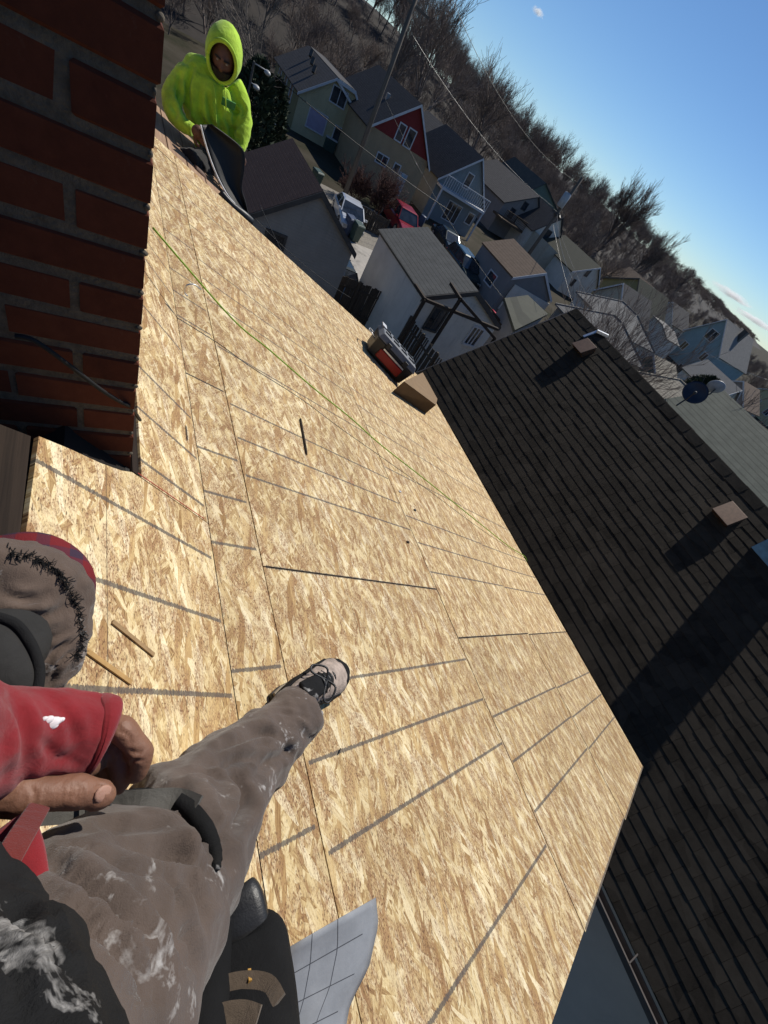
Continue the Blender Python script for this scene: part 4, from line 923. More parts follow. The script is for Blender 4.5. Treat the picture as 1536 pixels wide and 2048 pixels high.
p = gp(690, 448); car('parked_car', p, -100, (.55, .57, .60), 'silver car parked in the alley by the wheeled bins')
p = gp(792, 458); car('pickup_truck', p, -95, (.28, .02, .03), 'dark red pickup truck parked in front of the red-gabled house', 'pickup')
p = gp(915, 552); car('parked_car', p, -95, (.02, .035, .035), 'black car glinting beside the white garage, nearer of two', 'suv')
p = gp(890, 505); car('parked_car', (p[0] + .4, p[1] + 1.2), -95, (.03, .045, .05), 'dark car half hidden behind the white garage roof, farther of two', 'sedan')
car('parked_car', (9.5, 19.6), -92, (.03, .04, .04), 'dark car with reflecting windscreen between the two garages')
p = gp(516, 288); car('parked_car', p, -98, (.05, .07, .09), 'dark blue car parked beyond the worker in lime', 'suv')
# ------------------------------------------------------------------ wheeled bins, kayak, fences
M['bin_green'] = plain('bin_green', (.045, .075, .06), .5, .15, 8)
M['bin_blue'] = plain('bin_blue', (.05, .07, .12), .5, .15, 8)
def wheelie(loc, mat, label, yaw=0):
    root = empty('wheeled_bin', (0, 0, 0), label, 'bin', 'wheeled bins in the alley'); m = MB()
    m.hexa([(-.22, -.25, .06), (.22, -.25, .06), (.22, .25, .06), (-.22, .25, .06), (-.29, -.33, .98), (.29, -.33, .98), (.29, .33, .98), (-.29, .33, .98)]); m.build('body', mat, root, bevel=.02)
    m = MB(); m.hexa([(-.31, -.37, .98), (.31, -.37, .98), (.31, .38, .98), (-.31, .38, .98), (-.28, -.3, 1.07), (.28, -.3, 1.07), (.28, .36, 1.1), (-.28, .36, 1.1)]); m.build('lid', mat, root, bevel=.02)
    for s in (-1, 1): m = MB(); m.tube([(s * .2, .3, .12), (s * .28, .3, .12)], .12, 12); m.build('wheel', M['tyre'], root)
    m = MB(); m.bar((-.22, .40, 1.0), (.22, .40, 1.0), .03); m.build('handle', mat, root)
    root.location = (loc[0], loc[1], .01); root.rotation_euler.z = R_(yaw)
wheelie(gp(692, 470), M['bin_blue'], 'slate-blue wheeled bin touching the silver car', 12); wheelie(gp(706, 482), M['bin_green'], 'dark green wheeled bin at the concrete drive', 8)
wheelie((12.6, 34.6), M['bin_green'], 'green bin with pale lid behind the brown-roofed garage', 20)
ka, kb = FZ(983, 622, 1.1), FZ(1022, 664, 1.0); kd = (kb - ka); rings = []
for i in range(13):
    f = i / 12; wv = math.sin(math.pi * min(max(f, .02), .98)) ** .6; c = ka + kd * f + Vector((0, 0, .12 * (2 * f - 1) ** 2)); sx = Vector((kd.y, -kd.x, 0)).normalized()
    rings.append([c + sx * (.34 * wv * math.cos(q)) + Vector((0, 0, .17 * wv * math.sin(q) * (1.2 if math.sin(q) < 0 else .7))) for q in [2 * math.pi * k / 14 for k in range(14)]])
kr = empty('kayak', ka, 'bright red kayak lying beside the white garage porch', 'kayak'); m = MB(); m.loft(rings); hull = m.build('hull', plain('kayak_red', (.55, .03, .05), .3, .1, 4), kr, True)
c = (ka + kb) / 2; m = MB(); m.obox(c + Vector((0, 0, .12)), kd * .12, Vector((kd.y, -kd.x, 0)).normalized() * .16, (0, 0, .02)); m.build('cockpit', M['black_plastic'], hull)
m = MB(); m.box((ka.x - .3, kb.y - .2, .0), (ka.x + .5, kb.y + .0, .86)); m.box((ka.x - .3, ka.y - .3, 0), (ka.x + .5, ka.y - .1, .96)); tag(m.build('kayak_rack', M['timber']), 'pair of low timber trestles under the red kayak', 'trestle')
def fence(name, a, b, h, label, n, mat, posts=4, gap=.25, lean=.0):
    a, b = Vector(a), Vector(b); d = b - a; L = d.length; d = d / L; sx = Vector((d.y, -d.x, 0)); root = empty(name, (a + b) / 2, label, 'fence'); me = None
    wv = L / n * (1 - gap); rf = random.Random(n)
    for i in range(n):
        c = a + d * (L * (i + .5) / n); hh = h + rf.uniform(-.04, .03)
        m = MB(); u = Vector((rf.uniform(-lean, lean), rf.uniform(-lean, lean), 1)); m.obox(c + u * hh / 2, d * wv / 2, sx * .011, u * hh / 2); m.build('slat', mat, root)
    for z in (.35, h - .35): m = MB(); m.bar(a + sx * .035 + Vector((0, 0, z)), b + sx * .035 + Vector((0, 0, z)), .045, .08); m.build('rail', mat, root)
    for i in range(posts): c = a + d * (L * i / (posts - 1)) + sx * .09; m = MB(); m.bar(c, c + Vector((0, 0, h + .08)), .09); m.build('post', mat, root)
    return root
f1a, f1b = FZ(818, 612, 1.85), FZ(893, 726, 1.85)
fence('fence', (10.5, 14.0, 0), (10.85, 10.6, 0), 2.45, 'dark slatted fence running from the white garage towards the toolbox', 34, M['fence'], 4, .35, .02)
f2a, f2b = FZ(688, 552, 1.8), FZ(812, 602, 1.8)
fence('fence', (f2a.x - .5, f2a.y, 0), (f2b.x, f2b.y, 0), 1.8, 'weathered board fence behind the dark car between the garages', 26, M['fence'], 4, .08, .01)
f3a, f3b = FZ(715, 405, 1.2), FZ(760, 432, 1.2)
fence('fence', (f3a.x, f3a.y, 0), (f3b.x + .8, f3b.y, 0), 1.2, 'low weathered fence beside the silver car', 22, M['fence'], 3, .08, .02)
xs_ = FZ(966, 610, 1.6); pg = empty('pergola', (xs_.x, xs_.y, 0), 'dark slatted pergola between the white garage and the kayak', 'pergola')
for i in range(9): m = MB(); m.bar((16.4 + i * .3, 17.2, 2.3), (16.4 + i * .3, 19.8, 2.3), .06, .12); m.build('slat', M['timber'], pg)
for x, y in ((16.5, 17.3), (18.7, 17.3), (16.5, 19.7), (18.7, 19.7)): m = MB(); m.bar((x, y, 0), (x, y, 2.24), .1); m.build('post', M['timber'], pg)
# ------------------------------------------------------------------ utility poles, lamps and wires
M['pole'] = wood('pole_wood', (.10, .085, .07), (.20, .17, .145), 2, .3)
M['wire'] = plain('wire_black', (.02, .02, .022), .5, .1, 3); M['wire_pale'] = plain('wire_pale', (.075, .075, .08), .4, .1, 3)
b = FZ(680, 414, 0); p1 = empty('utility_pole', b, 'tall wooden utility pole standing before the yellow and red-gabled houses', 'utility pole'); PT1 = Vector((b.x, b.y, 12.6))
m = MB(); m.tube([b, PT1], [.17, .11], 10); m.build('pole', M['pole'], p1, True)
for z in (11.8, 10.4): m = MB(); m.bar((b.x - 1.1, b.y, z), (b.x + 1.1, b.y, z), .10, .12); m.build('crossarm', M['pole'], p1)
for x in (-1, -.5, .5, 1): m = MB(); m.tube([(b.x + x, b.y, 11.86), (b.x + x, b.y, 12.02)], .05, 8); m.build('insulator', M['lamp'], p1)
t2 = ray(1165, 355); D2 = 48; k2 = D2 / math.hypot(t2.x, t2.y); PT2 = CAM + t2 * k2
p2 = empty('utility_pole', (PT2.x, PT2.y, 0), 'utility pole with grey transformer rising above the tan-roofed garage', 'utility pole')
m = MB(); m.tube([(PT2.x, PT2.y, 0), PT2], [.20, .14], 10); m.build('pole', M['pole'], p2, True)
zt = FY(1131, 402, PT2.y).z; m = MB(); m.tube([(PT2.x - .42, PT2.y - .15, zt - .55), (PT2.x - .42, PT2.y - .15, zt - .5), (PT2.x - .42, PT2.y - .15, zt + .5), (PT2.x - .42, PT2.y - .15, zt + .55)], [.26, .33, .33, .2], 14); m.build('transformer', plain('transformer_grey', (.34, .36, .37), .45, .1, 3), p2, True)
zw = FY(1112, 425, PT2.y).z
for i in range(4): m = MB(); m.bar((PT2.x - .5 + .3 * i, PT2.y - .2, zw - .2 * (i % 2)), (PT2.x - .4 + .3 * i, PT2.y + .3, zw), .16, .2); m.build('bracket', M['trim_dark'], p2)
m = MB(); m.bar((PT2.x - .7, PT2.y, PT2.z - .5), (PT2.x + .7, PT2.y, PT2.z - .5), .1); m.build('crossarm', M['pole'], p2)
def wire(a, b, sag, label, r=.016, mat='wire'):
    a, b = Vector(a), Vector(b); pts = [a.lerp(b, i / 24) - Vector((0, 0, sag * 4 * (i / 24) * (1 - i / 24))) for i in range(25)]
    m = MB(); m.tube(pts, r, 5); return tag(m.build('overhead_wire', M[mat], None, True), label, 'wire', 'overhead wires')
wire(PT1 + Vector((1, 0, -.6)), PT2 + Vector((.5, 0, -.4)), 1.1, 'thin wire against the sky between the two pole tops', .014)
wire((b.x, b.y, 9.6), (PT2.x, PT2.y, zw + .2), .7, 'pale wire running over the roofs from pole to transformer', .014, 'wire_pale')
wire(FY(470, 82, 30), FY(905, 425, 30), .25, 'black service cable crossing before the pale yellow house', .022)
wire((b.x, b.y, 6.6), FY(1010, 600, 22), .5, 'thin drop wire slanting down from the tall pole past the blue-grey house', .012)
for i, (x, y, lb) in enumerate(((1075, 560, 'longest'), (1160, 700, 'steepest'), (1105, 690, 'middle'))):
    wire((PT2.x, PT2.y, zw - .3 * i), FX(x + 70, y, 24 + 5 * i), .3, 'service wire dropping from the transformer pole over the far roofs, %s of three' % lb, .014, 'wire_pale')
wire(FY(505, 432, 14), FY(702, 596, 13.2), .15, 'thin black wire across the grey garage gable, upper of two', .008); wire(FY(520, 410, 14), FY(640, 640, 12.8), .1, 'thin black wire across the grey garage gable, lower of two', .008)
wire(FX(1340, 745, 40), FX(1470, 800, 36), .3, 'pale wire passing in front of the dark evergreen', .014, 'wire_pale')
wire(FX(1395, 690, 60), FX(1536, 760, 36), .3, 'pale wire in front of the light-blue house roof', .014, 'wire_pale')
lb = FY(522, 150, 28); m = MB(); sl = empty('street_lamp', (lb.x - .4, 28, 0), 'thin lamp post with bright lamp heads beside the pale-yellow house', 'street lamp')
m.tube([(lb.x - .4, 28, 0), (lb.x - .4, 28, lb.z + .3)], .05, 8); m.build('post', M['trim_dark'], sl)
for dx, dz in ((.35, .25), (0, -.45)): m = MB(); m.bar((lb.x - .4, 28, lb.z + dz), (lb.x + dx - .15, 28, lb.z + dz), .04); m.ball((lb.x + dx - .1, 28, lb.z + dz - .05), .16, .16, .1); m.build('lamp_head', M['lamp'], sl, True)
# ------------------------------------------------------------------ thin fair-weather clouds, far away
def cloud(px, py, size, label, seed, D=2600):
    c = at(px, py, D); r = ray(px, py); sx = Vector((r.y, -r.x, 0)).normalized(); k = NT('cloud_vapour'); k.t.nodes.remove(k.b)
    v = k.n('VolumePrincipled'); v.inputs['Color'].default_value = (1, 1, 1, 1); v.inputs['Anisotropy'].default_value = .3
    co = k.coord(); g = k.n('TexGradient', gradient_type='SPHERICAL'); k.l(co, g.inputs[0]); n = k.noise(k.mapping(co, sc=(2.6, 1.2, 1.6), loc=(seed, seed, 0)), 1, 6, .65)
    d = k.math('MULTIPLY', k.math('MAXIMUM', k.math('SUBTRACT', k.math('ADD', k.math('MULTIPLY', g.outputs[0], .85), n), .80), 0), .16)
    k.l(d, v.inputs['Density']); k.l(v.outputs[0], k.out.inputs['Volume'])
    m = MB(); m.ball((0, 0, 0), 1, nu=16, nv=8); o = m.build('cloud', k.m); o.location = c; o.scale = size; o.rotation_euler = (0, R_(-4), math.atan2(sx.y, sx.x)); tag(o, label, 'cloud', 'wispy clouds low over the far ridge')
cloud(1465, 590, (150, 60, 22), 'small wispy white cloud, higher and left of the group over the far ridge', 3.1); cloud(1510, 640, (170, 60, 20), 'long thin white cloud low over the far ridge at the picture edge', 8.4)
cloud(1077, 24, (42, 30, 18), 'tiny lone puff of cloud high in the blue sky', 5.5)

# ------------------------------------------------------------------ things lying on the deck
# red and black toolbox standing on a bent piece of cardboard
TB = P1(3.42 * S + .08, 3.16 * S + .02, 0)
ex = (on1(792, 757) - on1(738, 699)).normalized(); ex = (ex - N1 * (ex @ N1)).normalized(); ey = N1.cross(ex)
if ey @ V1 < 0: ey = -ey
tb = empty('toolbox', TB, 'red and black hard-shell toolbox standing at the far eaves corner', 'toolbox')
M['tool_red'] = plain('toolbox_red', (.30, .02, .012), .45, .12, 12); M['tool_lid'] = plain('toolbox_lid', (.15, .155, .165), .5, .12, 20)
tc = on1(765, 735, .0) + ey * .13
def OB(m, x, y, z, hx, hy, hz): return m.obox(tc + ex * x + ey * y + N1 * z, ex * hx, ey * hy, N1 * hz)
m = MB(); a, b = .27, .17
m.hexa([tc + ex * sx * (a - .02) + ey * sy * (b - .02) + N1 * .01 for sx, sy in ((-1, -1), (1, -1), (1, 1), (-1, 1))] + [tc + ex * sx * a + ey * sy * b + N1 * .20 for sx, sy in ((-1, -1), (1, -1), (1, 1), (-1, 1))]); m.build('body', M['black_plastic'], tb, bevel=.012)
m = MB(); OB(m, 0, -.165, .090, .165, .018, .048); m.build('front_panel', M['tool_red'], tb, bevel=.01)
m = MB(); OB(m, 0, -.19, .155, .15, .006, .008); m.build('handle_bar', M['alu'], tb)
m = MB(); m.hexa([tc + ex * sx * (a + .008) + ey * sy * (b + .008) + N1 * .20 for sx, sy in ((-1, -1), (1, -1), (1, 1), (-1, 1))] + [tc + ex * sx * (a - .02) + ey * sy * (b - .02) + N1 * .262 for sx, sy in ((-1, -1), (1, -1), (1, 1), (-1, 1))]); lid = m.build('lid', M['tool_lid'], tb, bevel=.008)
for i in range(4):
    for j in range(2):
        m = MB(); OB(m, -.185 + i * .123, -.065 + j * .13, .266, .043, .012, .006); OB(m, -.185 + i * .123 + .03, -.04 + j * .13, .266, .012, .03, .006); m.build('lid_cleat', M['black_plastic'], lid)
m = MB(); OB(m, -.245, .10, .27, .03, .06, .004); m.build('label_plate', M['trim'], lid)
for s in (-1, 1): m = MB(); OB(m, s * .13, -.178, .205, .025, .012, .03); m.build('latch', M['black_plastic'], tb, bevel=.004)
m = MB(); m.tube([Vector(p) for p in spline([tc + ex * -.27 + ey * -.10 + N1 * .14, tc + ex * -.33 + ey * -.12 + N1 * .16, tc + ex * -.36 + ey * -.05 + N1 * .15, tc + ex * -.34 + ey * .04 + N1 * .15, tc + ex * -.27 + ey * .05 + N1 * .14], 6)], .006, 8); m.build('side_loop', M['alu'], tb, True)
cdq = [on1(788, 790), on1(850, 826), on1(876, 806, .10), on1(838, 748, .10)]
q0, q1, q2, q3 = on1(785, 783, .004), on1(851, 827, .004), on1(871, 801, .004), on1(842, 748, .004)
cbr = empty('cardboard', q0, 'folded brown cardboard piece lying beside the toolbox', 'cardboard')
up = N1 * .15; ff = (q2 - q1) * .45
f0, f1 = q0 + up, q1 + up
m = MB(); m.prism([q0, q1, f1, f0], N1 * .004 + (q1 - q0).normalized() * .0005); m.build('front_flap', M['card'], cbr)
m = MB(); m.prism([f0, f1, q2 + N1 * .03, q3 + N1 * .03], N1 * .004); m.build('top_flap', M['card'], cbr)
# carpenter's pencil and bits
pa, pb = on1(601, 838, .006), on1(614, 910, .006); m = MB(); m.tube([pa, pa.lerp(pb, .92), pb], [.006, .006, .002], 6); tag(m.build('pencil', M['timber']), 'dark carpenter pencil lying on the deck near the cord', 'pencil')
for i, (x, y, mt, lb) in enumerate(((800, 983, 'alu', 'small shiny scrap of metal on the deck below the cord'), (830, 1020, 'black_plastic', 'tiny black scrap on the deck near the shiny one'), (816, 1084, 'old_wood', 'dark curl of scrap on the deck at the start of a printed line'))):
    c = on1(x, y, .004); m = MB(); m.obox(c, V1 * .012, (UY + V1 * .4).normalized() * .007, N1 * .003); tag(m.build('scrap', M[mt]), lb, 'scrap')
rnn = random.Random(4); 
for i, (x, y, x2, y2, lb) in enumerate(((372, 852, 375, 880, 'bent nail by the second printed line near the chimney'), (678, 1507, 681, 1497, 'short dark nail beside a printed line near the shoe'))):
    a, b = (on2 if x < 380 else on1)(x, y, .004), (on2 if x < 380 else on1)(x2, y2, .004); m = MB(); m.tube([a, b], .002, 6); tag(m.build('nail', M['black_plastic']), lb, 'nail')
# loose strands of wood lying on the sheets by the knee
for x, y, x2, y2, c, lb in ((225, 1243, 308, 1310, (.30, .19, .09), 'grey-brown wood sliver lying on the sheet, upper of two by the knee'), (167, 1297, 262, 1365, (.40, .24, .09), 'golden wood sliver lying on the sheet, lower of two by the knee')):
    a, b = on2(x, y, .003), on2(x2, y2, .003); d = (b - a).normalized(); sx = d.cross(N2); m = MB(); m.obox((a + b) / 2, (b - a) / 2, sx * .0045, N2 * .0015); tag(m.build('wood_sliver', plain('sliver_wood', c, .8, .2, 40)), lb, 'wood sliver')
# red chalk line across the steep sheet
a, b = on2(276, 946, .0008), on2(408, 1037, .0008); m = MB(); m.bar(a, b, .0022, .0006, up=N2); tag(m.build('chalk_line', plain('red_chalk', (.38, .05, .04), .95, .3, 60)), 'thin red chalk line snapped on the sheet below the chimney', 'chalk line')
# grey gridded underlayment offcut
def under_mat():
    k = NT('underlayment'); uv = k.n('UVMap').outputs[0]; n = k.noise(k.coord(), 9, 6); sx = k.n('SeparateXYZ'); k.l(uv, sx.inputs[0])
    c = k.ramp(n, [(.3, (.19, .20, .215)), (.7, (.30, .31, .33))])
    g = None
    for o_, st in ((sx.outputs[0], .25), (sx.outputs[1], .25)):
        d = k.math('LESS_THAN', k.math('ABSOLUTE', k.math('SUBTRACT', k.math('FRACT', k.math('DIVIDE', o_, st)), .5)), .018); g = d if g is None else k.math('MAXIMUM', g, d)
    lim = k.math('LESS_THAN', sx.outputs[0], .86); g = k.math('MULTIPLY', g, lim)
    c = k.mix(k.math('MULTIPLY', g, .85), c, (.02, .02, .025)); k.bump(k.noise(k.coord(), 35, 5), .35, .004); return k.fin(c, .55, 0, .35)
nU, nV = 18, 18; m = MB(); rowsU = []
for j in range(nV + 1):
    f = j / nV
    Lp = (lerp(548, 500, f), lerp(1912, 2230, f)); Rp = [(752, 1795), (757, 1850), (738, 1935), (700, 2010), (680, 2120), (672, 2230)]; kk = f * 5; i0 = min(4, int(kk)); Rr = (lerp(Rp[i0][0], Rp[i0 + 1][0], kk - i0), lerp(Rp[i0][1], Rp[i0 + 1][1], kk - i0))
    for i in range(nU + 1):
        g = i / nU; x, y = lerp(Lp[0], Rr[0], g), lerp(Lp[1], Rr[1], g); lift = .012 + .075 * (1 - f) ** 2 * (.25 + math.sin(g * 2.6) * .8) + .006 * math.sin(7 * g + 5 * f)
        m.v.append(tuple(on1(x, y, max(.004, lift))))
m.f = [(j * (nU + 1) + i, j * (nU + 1) + i + 1, (j + 1) * (nU + 1) + i + 1, (j + 1) * (nU + 1) + i) for j in range(nV) for i in range(nU)]
o = m.build('underlayment', under_mat(), None, True); ul = o.data.uv_layers.new(name='sheet'); key = {tuple(round(c, 5) for c in v): i for i, v in enumerate(m.v)}
for lp_ in o.data.loops:
    i = key[tuple(round(c, 5) for c in o.data.vertices[lp_.vertex_index].co)]; ul.data[lp_.index].uv = ((i % (nU + 1)) / nU, (i // (nU + 1)) / nV * 1.25 - .12)
sm = o.modifiers.new('t', 'SOLIDIFY'); sm.thickness = .0012; tag(o, 'grey underlayment offcut printed with a black grid, corner curling up', 'underlayment')

# ------------------------------------------------------------------ yard clutter around the alley
def heap(name, parts, label, cat):
    root = empty(name, parts[0][2][0] if isinstance(parts[0][2][0], Vector) else parts[0][2][0], label, cat)
    for nm, mt, args in parts: m = MB(); m.bar(*args); m.build(nm, mt, root)
    return root
def gv(px, py, z=0): return FZ(px, py, z)
g = gv(826, 462, .9); heap('board_stack', [('board', M['trim'] if i % 2 else M['plank'], (g + Vector((.16 * i, -1.2, .05 * i)), g + Vector((.16 * i + .25, 1.3, .05 * i)), .14, .03)) for i in range(4)], 'pale boards sticking out beside the red pickup', 'boards')
g = gv(706, 372, 0); heap('plywood', [('sheet', M['plank'], (g + Vector((0, 0, .05)), g + Vector((.15, .35, 1.3)), 1.0, .02))], 'tan plywood sheet leaning by the silver car', 'plywood')
g = gv(690, 338, 0); heap('swing_frame', [('leg', plain('frame_red', (.22, .02, .02), .5, .1, 5), (g, g + Vector((.3, .3, 2.1)), .06)), ('leg', M['trim'], (g + Vector((.9, 0, 0)), g + Vector((.7, .3, 2.0)), .06)), ('crossbar', M['trim'], (g + Vector((.3, .3, 2.05)), g + Vector((1.6, .3, 2.05)), .06))], 'red and white swing frame in the shrubs below the pale-yellow house', 'swing frame')
g = gv(655, 300, 0); heap('cooler', [('box', M['bin_green'], (g + Vector((-.5, 0, .45)), g + Vector((.5, 0, .45)), .7, .9)), ('lid', M['trim'], (g + Vector((-.52, 0, .95)), g + Vector((.52, 0, .95)), .74, .1))], 'dark green chest with pale lid behind the brown garage roof', 'chest')
for i, (x, y, lb) in enumerate(((735, 392, 'grey timber pallet propped behind the low fence'), (858, 470, 'grey timber pallet lying by the blue-grey house'), (975, 585, 'grey timber pallet beside the tan-roofed garage'))):
    g = gv(x, y, .1); heap('pallet', [('slat', M['fence'], (g + Vector((-.5, .14 * k, .0 + .1 * (i == 0) * k)), g + Vector((.5, .14 * k, .1 * (i == 0) * k)), .1, .02)) for k in range(7)] + [('runner', M['fence'], (g + Vector((xx, 0, -.05)), g + Vector((xx, .84, -.05 + .6 * (i == 0))), .08, .08)) for xx in (-.45, .45)], lb, 'pallet')
for i, (x, y, mt, lb) in enumerate(((838, 452, 'bin_blue', 'blue barrel near the pickup bed'), (955, 560, 'bin_green', 'green barrel by the tan-roofed garage'), (940, 700, 'trim', 'pale drum under the timber porch'))):
    g = gv(x, y, 0); m = MB(); m.tube([g, g + Vector((0, 0, .06)), g + Vector((0, 0, .44)), g + Vector((0, 0, .86)), g + Vector((0, 0, .9))], [.27, .29, .30, .29, .27], 14); tag(m.build('barrel', M[mt], None, True), lb, 'barrel')
# ------------------------------------------------------------------ people
def cloth(name, col, weave=900, paintmarks=0.0, dirt=.35, rough=.9, ax=1, fold=.5, sheen=.2):
    k = NT(name); co = k.coord(); n = k.noise(co, 9, 6, .65); c = k.ramp(n, [(.3, tuple(x * .72 for x in col)), (.7, tuple(min(1, x * 1.22) for x in col))])
    d = k.noise(co, 3.5, 5, .7); c = k.mix(k.math('MULTIPLY', k.ramp(d, [(.45, (0, 0, 0)), (.75, (1, 1, 1))]), dirt), c, tuple(x * .45 for x in col))
    if paintmarks:
        a = k.noise(co, 16, 5, .7, .6); b = k.noise(co, 48, 3, .6); s = k.math('ADD', k.math('MULTIPLY', a, .8), k.math('MULTIPLY', b, .25))
        c = k.mix(k.ramp(s, [(.645 - .02 * paintmarks, (0, 0, 0)), (.72 - .02 * paintmarks, (.62, .62, .62))]), c, (.50, .48, .46))
    wv = k.noise(k.mapping(co, sc=(1, 1, 1)), weave * 3, 2, .7); f = k.noise(co, 26, 5, .6, 1.0)
    h = k.math('ADD', k.math('MULTIPLY', wv, .12), k.math('MULTIPLY', f, fold)); k.bump(h, .8, .008)
    k.b.inputs['Sheen Weight'].default_value = sheen; return k.fin(c, rough, 0, .15)
M['canvas'] = cloth('work_canvas', (.100, .074, .060), 260, 1.7)
M['canvas_light'] = cloth('worn_canvas', (.112, .080, .063), 260, .3)
M['red_cloth'] = cloth('red_sleeve', (.24, .017, .022), 700, 0, .3)
M['black_cloth'] = cloth('black_jacket', (.014, .014, .0145), 260, .8, .3, sheen=0)
def plaid_mat():
    k = NT('plaid_lining'); co = k.coord(); sx = k.n('SeparateXYZ'); k.l(co, sx.inputs[0]); c = (.17, .022, .026)
    a = k.math('LESS_THAN', k.math('FRACT', k.math('DIVIDE', sx.outputs[0], .034)), .4); b = k.math('LESS_THAN', k.math('FRACT', k.math('DIVIDE', sx.outputs[1], .034)), .4)
    c = k.mix(k.math('MULTIPLY', k.math('ADD', a, b), .42), c, (.03, .035, .06)); k.bump(k.noise(co, 700, 3), .5, .003); return k.fin(c, .95, 0, .1)
M['plaid'] = plaid_mat()
M['webbing'] = cloth('grey_webbing', (.10, .095, .085), 420, 0, .3, ax=1); M['red_web'] = cloth('red_webbing', (.13, .022, .018), 260, 0, .4); M['tan_web'] = cloth('tan_webbing', (.115, .085, .06), 420, 0, .3)
M['lime'] = cloth('lime_hoodie', (.46, .70, .05), 60, 0, .45, .85, fold=.8); M['black_pants'] = cloth('black_trousers', (.022, .021, .022), 60, 0, .3)
def skin_mat(name, c):
    k = NT(name); co = k.coord(); n = k.noise(co, 30, 5); cc = k.ramp(n, [(.3, tuple(x * .8 for x in c)), (.7, tuple(x * 1.12 for x in c))]); k.bump(k.noise(co, 140, 5, .6), .35, .003)
    k.b.inputs['Subsurface Weight'].default_value = .08; k.b.inputs['Subsurface Radius'].default_value = (.01, .004, .002); return k.fin(cc, .55, 0, .35)
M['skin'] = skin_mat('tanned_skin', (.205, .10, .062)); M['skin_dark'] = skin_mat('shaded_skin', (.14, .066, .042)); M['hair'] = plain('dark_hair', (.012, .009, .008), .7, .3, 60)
def limb(m, pts, seg=22, n=7, ref=(0, 0, 1), power=2.0):
    """pts: (position, ra, rb) along the limb; elliptical cross sections."""
    P = [(*Vector(p[0]), p[1], p[2] if len(p) > 2 else p[1]) for p in pts]; S_ = spline(P, n); rings = []; ref = Vector(ref)
    for i, s in enumerate(S_):
        c = Vector(s[:3]); t = (Vector(S_[min(i + 1, len(S_) - 1)][:3]) - Vector(S_[max(i - 1, 0)][:3])).normalized()
        a = ref - t * ref.dot(t)
        a = a.normalized() if a.length > .05 else t.orthogonal().normalized(); b = t.cross(a); r = []
        for k in range(seg):
            q = 2 * math.pi * k / seg; cq, sq = math.cos(q), math.sin(q); e = 2 / power
            r.append(c + b * (s[3] * math.copysign(abs(cq) ** e, cq)) + a * (s[4] * math.copysign(abs(sq) ** e, sq)))
        rings.append(r)
    m.loft(rings); return rings
def soft(o, voxel, smooth=6, folds=()):
    r = o.modifiers.new('one_skin', 'REMESH'); r.mode = 'VOXEL'; r.voxel_size = voxel; r.use_smooth_shade = True
    s = o.modifiers.new('smooth', 'SMOOTH'); s.iterations = smooth; s.factor = .5
    for i, (sz, st) in enumerate(folds):
        t = bpy.data.textures.new('fold%d' % i, 'CLOUDS'); t.noise_scale = sz; t.noise_depth = 2; t.contrast = 1.4; d = o.modifiers.new('folds', 'DISPLACE'); d.texture = t; d.texture_coords = 'LOCAL'; d.strength = st; d.mid_level = .5
    return o
def bake(o):
    bpy.context.view_layer.update(); dg = bpy.context.evaluated_depsgraph_get(); me = bpy.data.meshes.new_from_object(o.evaluated_get(dg)); o.modifiers.clear(); o.data = me; return o
def np_seen(P):
    q = (P - np.array(CAM)) @ np.array(RC).T; return 768 + FPX * q[:, 0] / q[:, 2], 1024 + FPX * q[:, 1] / q[:, 2]
def crease(o, lines):
    """press folds into a baked garment along drawn lines: (points, depth, half width)"""
    me = o.data; n = len(me.vertices); co = np.zeros(n * 3); me.vertices.foreach_get('co', co); co = co.reshape(-1, 3); nr = np.zeros(n * 3); me.vertices.foreach_get('normal', nr); nr = nr.reshape(-1, 3)
    X, Y = np_seen(co); facing = ((np.array(CAM) - co) * nr).sum(1) > 0; dz = np.zeros(n)
    for pts, amp, wd in lines:
        pl = np.array(spline(pts, 8)); best = np.full(n, 1e9); par = np.zeros(n)
        for i in range(len(pl) - 1):
            a, b = pl[i], pl[i + 1]; ab = b - a; t = np.clip(((X - a[0]) * ab[0] + (Y - a[1]) * ab[1]) / (ab @ ab), 0, 1); d = np.hypot(X - a[0] - t * ab[0], Y - a[1] - t * ab[1]); u = d < best; best[u] = d[u]; par[u] = (i + t[u]) / (len(pl) - 1)
        ta = np.sin(np.pi * np.clip(par, .04, .96)) ** .6; g = best / wd
        dz += ta * amp * (np.exp(-g ** 2) - .45 * np.exp(-((g - 1.9) / .9) ** 2))
    co += nr * (dz * facing)[:, None]; me.vertices.foreach_set('co', co.ravel()); me.update(); return o
def surface(*objs):
    tr_ = [BVHTree.FromPolygons([v.co for v in o.data.vertices], [p.vertices for p in o.data.polygons]) for o in objs]
    def hit(px, py, lift=.003, d=.7):
        r = ray(px, py); ds = [h[3] for h in (t.ray_cast(CAM, r) for t in tr_) if h[3] is not None]
        return CAM + r * ((min(ds) if ds else d) - lift)
    return hit
def ribbon(pts, wd, th=.0016, n=6, ws=None):
    P = [Vector(p) for p in spline([tuple(p) for p in pts], n)]; rings = []
    for i, p in enumerate(P):
        t = (P[min(i + 1, len(P) - 1)] - P[max(i - 1, 0)]).normalized(); v = (p - CAM).normalized(); sx = t.cross(v).normalized(); nn = sx.cross(t).normalized(); w_ = (ws[min(len(ws) - 1, int(i / len(P) * len(ws)))] if ws else wd) / 2
        rings.append([p + sx * w_ + nn * th, p - sx * w_ + nn * th, p - sx * w_ - nn * th, p + sx * w_ - nn * th])
    m = MB(); m.loft(rings); return m
C = lambda x, y, z: CAM + Vector((x, y, z))
me_ = empty('person', C(-.2, -.1, -.75), 'person seen from above in paint-stained work trousers, red sleeve and black jacket', 'person')
